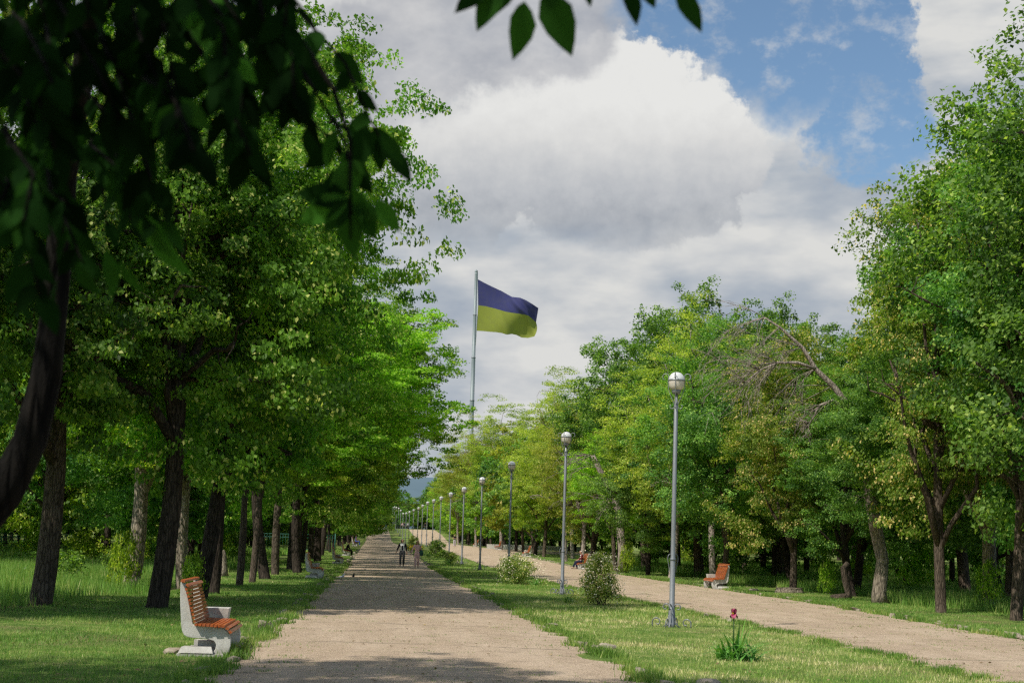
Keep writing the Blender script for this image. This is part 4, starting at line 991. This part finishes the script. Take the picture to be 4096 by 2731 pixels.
CL = {'white': cloth('white_cloth', (.82, .82, .8)), 'black': cloth('black_cloth', (.015, .015, .017)), 'navy': cloth('navy_cloth', (.02, .022, .05)), 'grey': cloth('grey_trousers', (.07, .07, .075)),
      'pink': cloth('pink_cloth', (.72, .45, .46)), 'lilac': cloth('lilac_cloth', (.5, .44, .5)), 'red': cloth('striped_jumper', (.13, .03, .035)), 'blue': cloth('blue_cloth', (.06, .09, .3)), 'green': cloth('green_bag_cloth', (.04, .1, .08)),
      'hairb': cloth('black_hair', (.012, .01, .01), .5), 'hairw': cloth('white_hair', (.6, .58, .55), .7), 'hairr': cloth('brown_hair', (.12, .05, .03), .6), 'shoe': cloth('pale_shoe', (.45, .4, .38)), 'shoed': cloth('dark_shoe', (.02, .02, .02)), 'dark': cloth('eye_dark', (.01, .01, .01), .3), 'lip': cloth('lip', (.3, .08, .07))}
def person(loc, rz, label, J, top, bottom, hair, shoe, hair_long=False, vest=None, sleeves=True, group=None, head_turn=0, stripe=None, scale=1.0):
    """J: joints in metres, facing -Y. keys pelvis chest neck head hipL/R knee ankle shoulder elbow wrist"""
    e = empty('person', loc, rz, label, 'person', group)
    V = lambda k: Vector(J[k])
    hd = V('head'); nk = V('neck'); ch = V('chest'); pv = V('pelvis'); wst = pv.lerp(ch, .5)
    s = SK(); a = s.p(pv, (.12, .09)); w = s.p(wst, (.1, .075), a); c = s.p(ch, (.125, .085), w); n = s.p(nk, (.05, .05), c)
    fdir = Matrix.Rotation(head_turn, 3, 'Z') @ Vector((0, -1, 0))
    h1 = s.p(hd-Vector((0, 0, .075)), (.058, .065), n); h2 = s.p(hd, (.073, .088), h1); h3 = s.p(hd+Vector((0, 0, .075)), (.055, .065), h2)
    for sd in ('L', 'R'):
        hp, kn, an = V('hip'+sd), V('knee'+sd), V('ankle'+sd); k = s.chain([hp, hp.lerp(kn, .5), kn, kn.lerp(an, .4), an], [.082, .07, .052, .05, .034], a)
        s.chain([an+J['foot']*.08+Vector((0, 0, -.05)), an+J['foot']*.18+Vector((0, 0, -.055))], [(.035, .03), (.03, .02)], k)
        sh, el, wr = V('sh'+sd), V('el'+sd), V('wr'+sd); k = s.chain([sh, sh.lerp(el, .5), el, el.lerp(wr, .5), wr], [.045, .04, .033, .03, .022], c)
        hv = (wr-el).normalized(); pal = wr+hv*.055; kp = s.p(pal, (.032, .016), k); sdv = hv.cross(Vector((0, 1, 0.1))).normalized(); up = hv.cross(sdv)
        for q in range(4):
            o_ = sdv*((q-1.5)*.017); L = (.062, .074, .069, .052)[q]
            s.chain([pal+hv*.028+o_, pal+hv*(.028+L*.5)+o_*1.1+up*.006, pal+hv*(.028+L)+o_*1.1+up*.018], [.0085, .008, .0065], kp)
        s.chain([wr+hv*.03+sdv*.034, wr+hv*.065+sdv*.055+up*.01], [.01, .0085], kp)
    body = add_obj('body', skin_mesh('body', s.V, s.E, s.R, SKIN, 2), e)
    # face
    mb = MB(); rt = fdir.cross(Vector((0, 0, 1)))
    for q in (-1, 1): mb.tube([hd+fdir*.078+rt*q*.031+Vector((0, 0, .005)), hd+fdir*.09+rt*q*.031+Vector((0, 0, .005))], [.012, .006], 6)
    mb.build('eyes', CL['dark'], body)
    mb = MB(); mb.tube([hd+fdir*.085+Vector((0, 0, .012)), hd+fdir*.104-Vector((0, 0, .025)), hd+fdir*.085-Vector((0, 0, .032))], [.007, .013, .008], 6)
    for q in (-1, 1): mb.tube([hd+rt*q*.07+Vector((0, 0, .015)), hd+rt*q*.083-Vector((0, 0, .01)), hd+rt*q*.072-Vector((0, 0, .03))], [.012, .014, .008], 6)
    mb.build('nose_and_ears', SKIN, body)
    mb = MB(); mb.tube([hd+fdir*.084+rt*.022-Vector((0, 0, .05)), hd+fdir*.09-Vector((0, 0, .05)), hd+fdir*.084-rt*.022-Vector((0, 0, .05))], [.004, .007, .004], 5); mb.build('mouth', CL['lip'], body)
    # hair
    s = SK(); bk = -fdir
    k = s.p(hd+bk*.02+Vector((0, 0, .075)), (.068, .075)); k = s.p(hd+bk*.035+Vector((0, 0, .015)), (.08, .075), k)
    if hair_long: k = s.p(hd+bk*.05-Vector((0, 0, .07)), (.085, .06), k); k = s.p(hd+bk*.06-Vector((0, 0, .17)), (.075, .05), k)
    else: k = s.p(hd+bk*.045-Vector((0, 0, .035)), (.06, .05), k)
    add_obj('hair', skin_mesh('hair', s.V, s.E, s.R, CL[hair], 2), e)
    # trousers
    s = SK(); a = s.p(pv+Vector((0, 0, .03)), (.145, .11)); s.p(wst, (.118, .092), a)
    for sd in ('L', 'R'):
        hp, kn, an = V('hip'+sd), V('knee'+sd), V('ankle'+sd); s.chain([hp, hp.lerp(kn, .5), kn, kn.lerp(an, .5), an+(kn-an).normalized()*.03], [.1, .09, .072, .068, .062], a)
    add_obj('trousers', skin_mesh('trousers', s.V, s.E, s.R, CL[bottom], 2), e)
    # top
    s = SK(); a = s.p(ch, (.155, .108)); s.p(nk-Vector((0, 0, .03)), (.07, .065), a); w = s.p(wst, (.128, .1), a); s.p(pv+Vector((0, 0, .05)), (.145, .108), w)
    for sd in ('L', 'R'):
        sh, el, wr = V('sh'+sd), V('el'+sd), V('wr'+sd)
        if sleeves: s.chain([sh, sh.lerp(el, .5), el, el.lerp(wr, .7)], [.066, .058, .05, .042], a)
        else: s.chain([sh, sh.lerp(el, .35)], [.066, .056], a)
    add_obj('top', skin_mesh('top', s.V, s.E, s.R, CL[top], 2), e)
    if vest:
        s = SK(); a = s.p(ch+Vector((0, -.02, 0)), (.165, .115)); s.p(nk-Vector((0, -.01, .045)), (.085, .075), a); w = s.p(wst, (.145, .115), a); s.p(pv+Vector((0, 0, -.02)), (.16, .12), w)
        me = skin_mesh('vest', s.V, s.E, s.R, CL[vest], 2)
        bm = bmesh.new(); bm.from_mesh(me)
        cut = [f for f in bm.faces if f.calc_center_median().y < -.06 and abs(f.calc_center_median().x) < .032]
        bmesh.ops.delete(bm, geom=cut, context='FACES'); bm.to_mesh(me); bm.free(); add_obj('open_vest', me, e)
    if stripe:
        mb = MB()
        for zz, cl in stripe: mb.lathe([(.168, zz), (.17, zz+.015), (.17, zz+.035), (.168, zz+.05)], n=16)
        for i, v in enumerate(mb.v): mb.v[i] = (v[0]*.98, v[1]*.7+ch.y, v[2])
        mb.build('jumper_stripes', CL['white'], e)
    for sd in ('L', 'R'):
        an = V('ankle'+sd); f = J['foot']; s = SK(); s.chain([an+Vector((0, 0, -.045))-f*.05, an+Vector((0, 0, -.045))+f*.06, an+Vector((0, 0, -.055))+f*.17], [(.042, .035), (.044, .032), (.038, .022)])
        add_obj('shoe', skin_mesh('shoe', s.V, s.E, s.R, CL[shoe], 1), e)
    e.scale = (scale,)*3
    return e
def walk(st=.14, armL=.1, armR=.1, lean=0):
    return dict(pelvis=(0, 0, .86), chest=(0, -.01, 1.2), neck=(0, -.01, 1.36), head=(0, -.03, 1.5), hipL=(-.085, 0, .83), hipR=(.085, 0, .83),
        kneeL=(-.09, -st*.7, .47), kneeR=(.09, st*.1, .46), ankleL=(-.09, -st, .1), ankleR=(.09, st*1.1, .11), shL=(-.165, 0, 1.3), shR=(.165, 0, 1.3),
        elL=(-.22, armL*.3, 1.04), elR=(.22, armR*.3, 1.04), wrL=(-.26-armL*.5, -armL, .82), wrR=(.25, -armR, .82), foot=Vector((0, -1, 0)))
def sit(cross=False, bent=0):
    return dict(pelvis=(0, 0, .52), chest=(0, -.04-bent, .86), neck=(0, -.06-bent*1.2, 1.02), head=(0, -.1-bent*1.5, 1.15), hipL=(-.09, -.02, .5), hipR=(.09, -.02, .5),
        kneeL=(-.1, -.46, .52), kneeR=(.1, -.44, .5), ankleL=(-.1, -.62 if cross else -.5, .1), ankleR=(.1, -.42, .1), shL=(-.17, -.04-bent, .95), shR=(.17, -.04-bent, .95),
        elL=(-.22, -.12-bent, .7), elR=(.22, -.12-bent, .7), wrL=(-.08, -.34, .62), wrR=(.08, -.34, .62), foot=Vector((0, -1, 0)))
J = walk(.13, .12, -.02); J['wrL'] = (-.33, -.05, .86); J['elL'] = (-.25, .03, 1.06)
person((1.5, 85.6, .02), -.05, 'woman walking in a white open vest over black, dark trousers and sunglasses', J, 'black', 'grey', 'hairb', 'shoe', True, vest='white', head_turn=.8, scale=1.02)
J = walk(.1, .2, .05); J['wrL'] = (-.36, -.12, .84); J['elL'] = (-.27, -.02, 1.04)
person((2.28, 82.6, .02), .05, 'woman walking in a pink outfit with lilac sleeves carrying a green bag', J, 'pink', 'pink', 'hairb', 'shoe', True, head_turn=-.5, scale=.98)
# her shoulder bag
e = empty('shoulder_bag', (2.50, 82.6, 0), 0, 'green cloth bag hanging from the shoulder of the woman in pink', 'bag')
mb = MB(); mb.lathe([(.05, .72), (.12, .74), (.14, .82), (.13, .95), (.09, 1.04), (.04, 1.06)], n=12)
for i, v in enumerate(mb.v): mb.v[i] = (v[0]*.8+.02, v[1]*.6-.02, v[2])
mb.build('bag_body', CL['green'], e); mb = MB(); mb.tube([(.0, -.08, 1.02), (-.04, -.1, 1.2), (-.08, -.03, 1.34), (-.05, .05, 1.2), (.02, .06, 1.03)], .012, 5); mb.build('strap', CL['green'], e)
person((13.55, 95.75, -.02), -pi/2, 'white haired man in a striped dark red jumper sitting on the right bench', sit(True, .03), 'red', 'navy', 'hairw', 'shoed', stripe=[(.78, 0), (.9, 0)])
person((-2.42, 117.8, .1), pi/2-.1, 'person in black sitting bent forward on the shaded left bench', sit(False, .12), 'black', 'black', 'hairb', 'shoed')
person((-2.35, 163.8, gz(164)), pi/2-.2, 'person in blue with reddish hair on the far left bench', sit(False, 0), 'blue', 'blue', 'hairr', 'shoe', sleeves=False)
J = walk(.05, .0, .0); J['wrL'] = (-.08, -.25, 1.1); J['wrR'] = (.08, -.25, 1.1); J['elL'] = (-.25, -.02, 1.05); J['elR'] = (.25, -.02, 1.05)
person((9.56, 180.5, gz(180)), .1, 'person in a dark top and grey trousers standing on the right path', J, 'black', 'lilac', 'hairb', 'shoe', sleeves=False)
for x, yy, tp_, lab in ((5.9, 347, 'pink', 'tiny distant walker in pink at the crest of the park'), (7.2, 349, 'lilac', 'tiny distant walker in pale lilac at the crest'), (6.5, 352, 'navy', 'tiny distant walker in dark blue at the crest'), (11.3, 349, 'black', 'tiny distant walker in black at the right path crest')):
    person((x, yy, gz(yy)), .2, lab, walk(.1), tp_, 'grey', 'hairb', 'shoe')

# pigeons
def pigeon(x, y, rz, m, lab):
    e = empty('pigeon', (x, y, gz(y)+.02), rz, lab, 'bird', 'pigeons on the main path')
    s = SK(); k = s.chain([(0, .13, .1), (0, .06, .11), (0, -.02, .12), (0, -.08, .15), (0, -.1, .2), (0, -.115, .235)], [(.02, .008), (.035, .025), (.055, .055), (.045, .045), (.024, .024), (.026, .026)])
    s.p((0, -.155, .23), .006, k); add_obj('body', skin_mesh('body', s.V, s.E, s.R, m, 2), e)
    mb = MB(); mb.add([(-.04, .1, .1), (.04, .1, .1), (.05, .22, .085), (-.05, .22, .085), (-.035, .1, .11), (.035, .1, .11), (.045, .22, .09), (-.045, .22, .09)], [(0, 1, 2, 3), (7, 6, 5, 4), (0, 4, 5, 1), (1, 5, 6, 2), (2, 6, 7, 3), (3, 7, 4, 0)]); mb.build('tail', m, e)
    for sd in (-1, 1):
        mb = MB(); mb.tube([(sd*.02, -.01, .08), (sd*.022, 0, .03), (sd*.022, -.005, 0)], .005, 5); mb.tube([(sd*.022, .015, 0), (sd*.022, -.04, 0)], .004, 4); mb.build('leg', M['bark'], e)
pigeon(-1.3, 56.9, 1.9, flat('pigeon_white', (.45, .46, .5), .6), 'pale grey pigeon on the main path near the second bench')
pigeon(-.87, 58.6, .2, flat('pigeon_black', (.02, .02, .025), .6), 'black pigeon on the main path right of the pale one')

# ------------------------------------------------------------------ green park fence at the left
M['fence'] = flat('fence_green', (.04, .16, .12), .5)
def fence(a, b, h, lab, ns):
    a = Vector((a[0], a[1], gz(a[1]))); b = Vector((b[0], b[1], gz(b[1])))
    e = empty('metal_fence', a, 0, lab, 'fence', 'green park fences'); d = b-a; n = max(2, int(d.length/2.5)); 
    for i in range(n+1):
        p = d*(i/n); mb = MB(); mb.tube([p, p+Vector((0, 0, h+.12))], .04, 6); mb.build('post', M['fence'], e)
    for hh in (h, h*.82, h*.15):
        mb = MB(); mb.tube([Vector((0, 0, hh)), d+Vector((0, 0, hh))], .022, 5); mb.build('rail', M['fence'], e)
    mb = MB(); k = int(d.length/.22)
    for i in range(k): p = d*(i/k); mb.tube([p+Vector((0, 0, h*.15)), p+Vector((0, 0, h))], .011, 4)
    mb.build('bars', M['fence'], e)
fence((-31, 88), (-15, 128), 1.1, 'low green metal fence behind the meadow at far left', 1)
fence((-10, 126), (-3.6, 127.5), 1.5, 'green metal fence behind the shaded left benches', 2)
# low terrace wall by the side court
mb = MB(); mb.box((19, 173, gz(173)+.25), (12, .35, .6)); mb.build('terrace_wall', M['concrete'], None, label='low concrete wall behind the small court beside the right path', cat='wall')

# distant hills and far woods
m, nt = mat('hazed_distant_hill'); n = noise(nt, geo_pos(nt), .004, 5)
c = mixc(nt, n, (.07, .11, .13), (.13, .18, .22)); out(nt, princ(nt, c, 1, 0, 0));  # blue-grey haze of distance is put into the hill colour
mb = MB(); vs = []; K = 60
for i in range(K+1):
    x = -1800+3600*i/K
    for j, (yy, zz) in enumerate(((3000, -20), (3600, 95+22*sin(i*.35)+10*sin(i*.9)), (4200, 150+24*sin(i*.22+1)+8*sin(i*.8)), (5200, 60))): vs.append((x, yy, zz))
mb.add(vs, [(i*4+j, (i+1)*4+j, (i+1)*4+j+1, i*4+j+1) for i in range(K) for j in range(3)]); mb.build('hills', m, kind='structure')

# ------------------------------------------------------------------ sun and sky
SD = Vector((.62, .48, -1.0)).normalized()        # light direction
sl = bpy.data.lights.new('sun', 'SUN'); sl.energy = 5.0; sl.angle = radians(.53); sl.color = (1.0, .95, .86)
so = bpy.data.objects.new('sun', sl); C.objects.link(so); so.rotation_euler = SD.to_track_quat('-Z', 'Y').to_euler()
toS = -SD; el = math.asin(toS.z); az = math.atan2(toS.x, toS.y)
w = bpy.data.worlds.new('World'); sc.world = w; w.use_nodes = True; nt = w.node_tree; nt.nodes.clear()
sky = nd(nt, 'ShaderNodeTexSky', sky_type='NISHITA'); sky.sun_disc = False; sky.sun_elevation = el; sky.sun_rotation = az; sky.air_density = 1.0; sky.dust_density = 1.2; sky.ozone_density = 2.0
tc = nd(nt, 'ShaderNodeTexCoord'); g = tc.outputs['Generated']
sx = nd(nt, 'ShaderNodeSeparateXYZ', {0: g})
A = mth(nt, 'MULTIPLY', mth(nt, 'ARCTAN2', sx.outputs[0], sx.outputs[1]), 57.2958)     # azimuth in degrees
Ez = mth(nt, 'MULTIPLY', mth(nt, 'ARCSINE', sx.outputs[2]), 57.2958)                    # elevation in degrees
P2 = nd(nt, 'ShaderNodeCombineXYZ', {0: A, 1: Ez, 2: 0.0}).outputs[0]
def smooth(v, a, b): 
    n = nd(nt, 'ShaderNodeMapRange', {'Value': v, 'From Min': a, 'From Max': b}, interpolation_type='SMOOTHSTEP'); return n.outputs[0]
def wn(scale, det, rough, sxy=(1, 1), off=(0, 0, 0)):
    mp_ = nd(nt, 'ShaderNodeMapping', {'Vector': P2, 'Scale': (sxy[0], sxy[1], 1), 'Location': off}).outputs[0]
    return noise(nt, mp_, scale, det, rough)
def azel(x, y):
    d = RM @ Vector(((x-2048)/FPX, (1365.5-y)/FPX, -1)); d.normalize(); return math.degrees(math.atan2(d.x, d.y)), math.degrees(math.asin(d.z))
w1 = wn(.35, 6, .6); w2 = wn(1.1, 6, .62, off=(3, 7, 0))
def blob(x, y, rx, ry, wob=.5, wv=None):       # ellipse field: 1 at centre, 0 at rim, negative outside
    a0, e0 = azel(x, y); k = 57.3/FPX
    dx = mth(nt, 'DIVIDE', mth(nt, 'SUBTRACT', A, a0), rx*k); dy = mth(nt, 'DIVIDE', mth(nt, 'SUBTRACT', Ez, e0), ry*k)
    r = mth(nt, 'SQRT', mth(nt, 'ADD', mth(nt, 'MULTIPLY', dx, dx), mth(nt, 'MULTIPLY', dy, dy)))
    f = mth(nt, 'SUBTRACT', 1.0, r)
    return mth(nt, 'ADD', f, mth(nt, 'MULTIPLY', mth(nt, 'SUBTRACT', wv or w2, .5), wob))
def mx(*a):
    r = a[0]
    for q in a[1:]: r = mth(nt, 'MAXIMUM', r, q)
    return r
# layer 1: broken grey overcast
base_n = wn(.26, 5, .5, (.55, 1.35), (1.7, 2.2, 0)); b2 = wn(.8, 4, .5, (.7, 1.6), (5, 1, 0))
bn = mth(nt, 'ADD', mth(nt, 'MULTIPLY', base_n, .86), mth(nt, 'MULTIPLY', b2, .14))
base_c = ramp(nt, bn, [(.34, (.36, .42, .51)), (.44, (.48, .525, .58)), (.52, (.62, .64, .66)), (.61, (.77, .77, .75))])
# blue opening
bl = mx(blob(3300, 120, 820, 430, .9, w1), blob(2850, 60, 500, 300, .6, w1), blob(3500, 520, 330, 260, 1.0, w2))
bl = mth(nt, 'SUBTRACT', bl, mth(nt, 'MULTIPLY', smooth(blob(3960, 120, 330, 380, .8, w2), -.1, .5), 1.2))
mB = smooth(bl, .02, .42)
wisp = mth(nt, 'MULTIPLY', smooth(wn(.6, 6, .65, (.8, 1.1), (9, 4, 0)), .48, .72), .55)
mB = mth(nt, 'MULTIPLY', mB, mth(nt, 'SUBTRACT', 1.0, wisp))
# bright cumulus
cu = mx(blob(2480, 430, 420, 300, .75), blob(2150, 560, 520, 330, .8), blob(2750, 560, 300, 270, .7), blob(1750, 720, 420, 330, .9), blob(2500, 760, 520, 260, .8), blob(2480, 240, 130, 90, .6), blob(2890, 640, 220, 180, .8))
mC = mth(nt, 'MULTIPLY', smooth(cu, .0, .16), smooth(mth(nt, 'ADD', Ez, mth(nt, 'MULTIPLY', mth(nt, 'SUBTRACT', w1, .5), 3.0)), azel(2400, 1060)[1], azel(2400, 800)[1]))
t1, t2 = azel(2400, 980)[1], azel(2400, 300)[1]
hgt = smooth(Ez, t1, t2)
shade = mth(nt, 'ADD', mth(nt, 'MULTIPLY', hgt, .72), mth(nt, 'MULTIPLY', mth(nt, 'ADD', mth(nt, 'MULTIPLY', wn(.5, 6, .6, off=(2, 2, 0)), .6), mth(nt, 'MULTIPLY', w2, .4)), .62))
cu_c = ramp(nt, shade, [(.2, (.3, .335, .39)), (.48, (.54, .56, .59)), (.8, (.76, .76, .75)), (1.0, (.86, .86, .84))])
# upper left grey cloud in front
gr = mx(blob(1950, 60, 620, 330, .5, w2), blob(2250, 170, 260, 170, .5, w2), blob(1500, 250, 500, 300, .5, w2))
mG = smooth(gr, .0, .3)
gr_c = ramp(nt, wn(.5, 5, .55, (.8, 1.2), (4, 8, 0)), [(.3, (.4, .42, .47)), (.7, (.66, .66, .67))])
col = mixc(nt, mC, base_c, cu_c); col = mixc(nt, mth(nt, 'MULTIPLY', mG, .85), col, gr_c)
front = smooth(sx.outputs[1], .2, .5)
# away from the view: half cloud, half blue
back = smooth(wn(.05, 4, .5), .3, .5)
mBl = mixc(nt, front, back, mth(nt, 'MULTIPLY', mB, mth(nt, 'SUBTRACT', 1.0, mth(nt, 'MAXIMUM', mC, mG))))
bg1 = nd(nt, 'ShaderNodeBackground', {'Color': col, 'Strength': .92})
skc = mixc(nt, 1.0, sky.outputs[0], (.95, 1.04, 1.04), 'MULTIPLY')
bg2 = nd(nt, 'ShaderNodeBackground', {'Color': skc, 'Strength': .12})
ms = nd(nt, 'ShaderNodeMixShader', {1: bg1.outputs[0], 2: bg2.outputs[0]}); nt.links.new(mBl, ms.inputs[0])
nd(nt, 'ShaderNodeOutputWorld', {'Surface': ms.outputs[0]})
w.cycles.sampling_method = 'MANUAL'; w.cycles.sample_map_resolution = 512

# ------------------------------------------------------------------ render settings
sc.view_settings.view_transform = 'Standard'; sc.view_settings.look = 'None'; sc.view_settings.exposure = 0
cy = sc.cycles; cy.max_bounces = 6; cy.diffuse_bounces = 3; cy.glossy_bounces = 2; cy.transmission_bounces = 4; cy.transparent_max_bounces = 4
cy.use_denoising = False; cy.pixel_filter_type = 'BLACKMAN_HARRIS'; cy.filter_width = 1.35; cy.sample_clamp_indirect = 4; cy.use_adaptive_sampling = True; cy.adaptive_threshold = .02
print('woods', n_w, 'objects', len(bpy.data.objects))
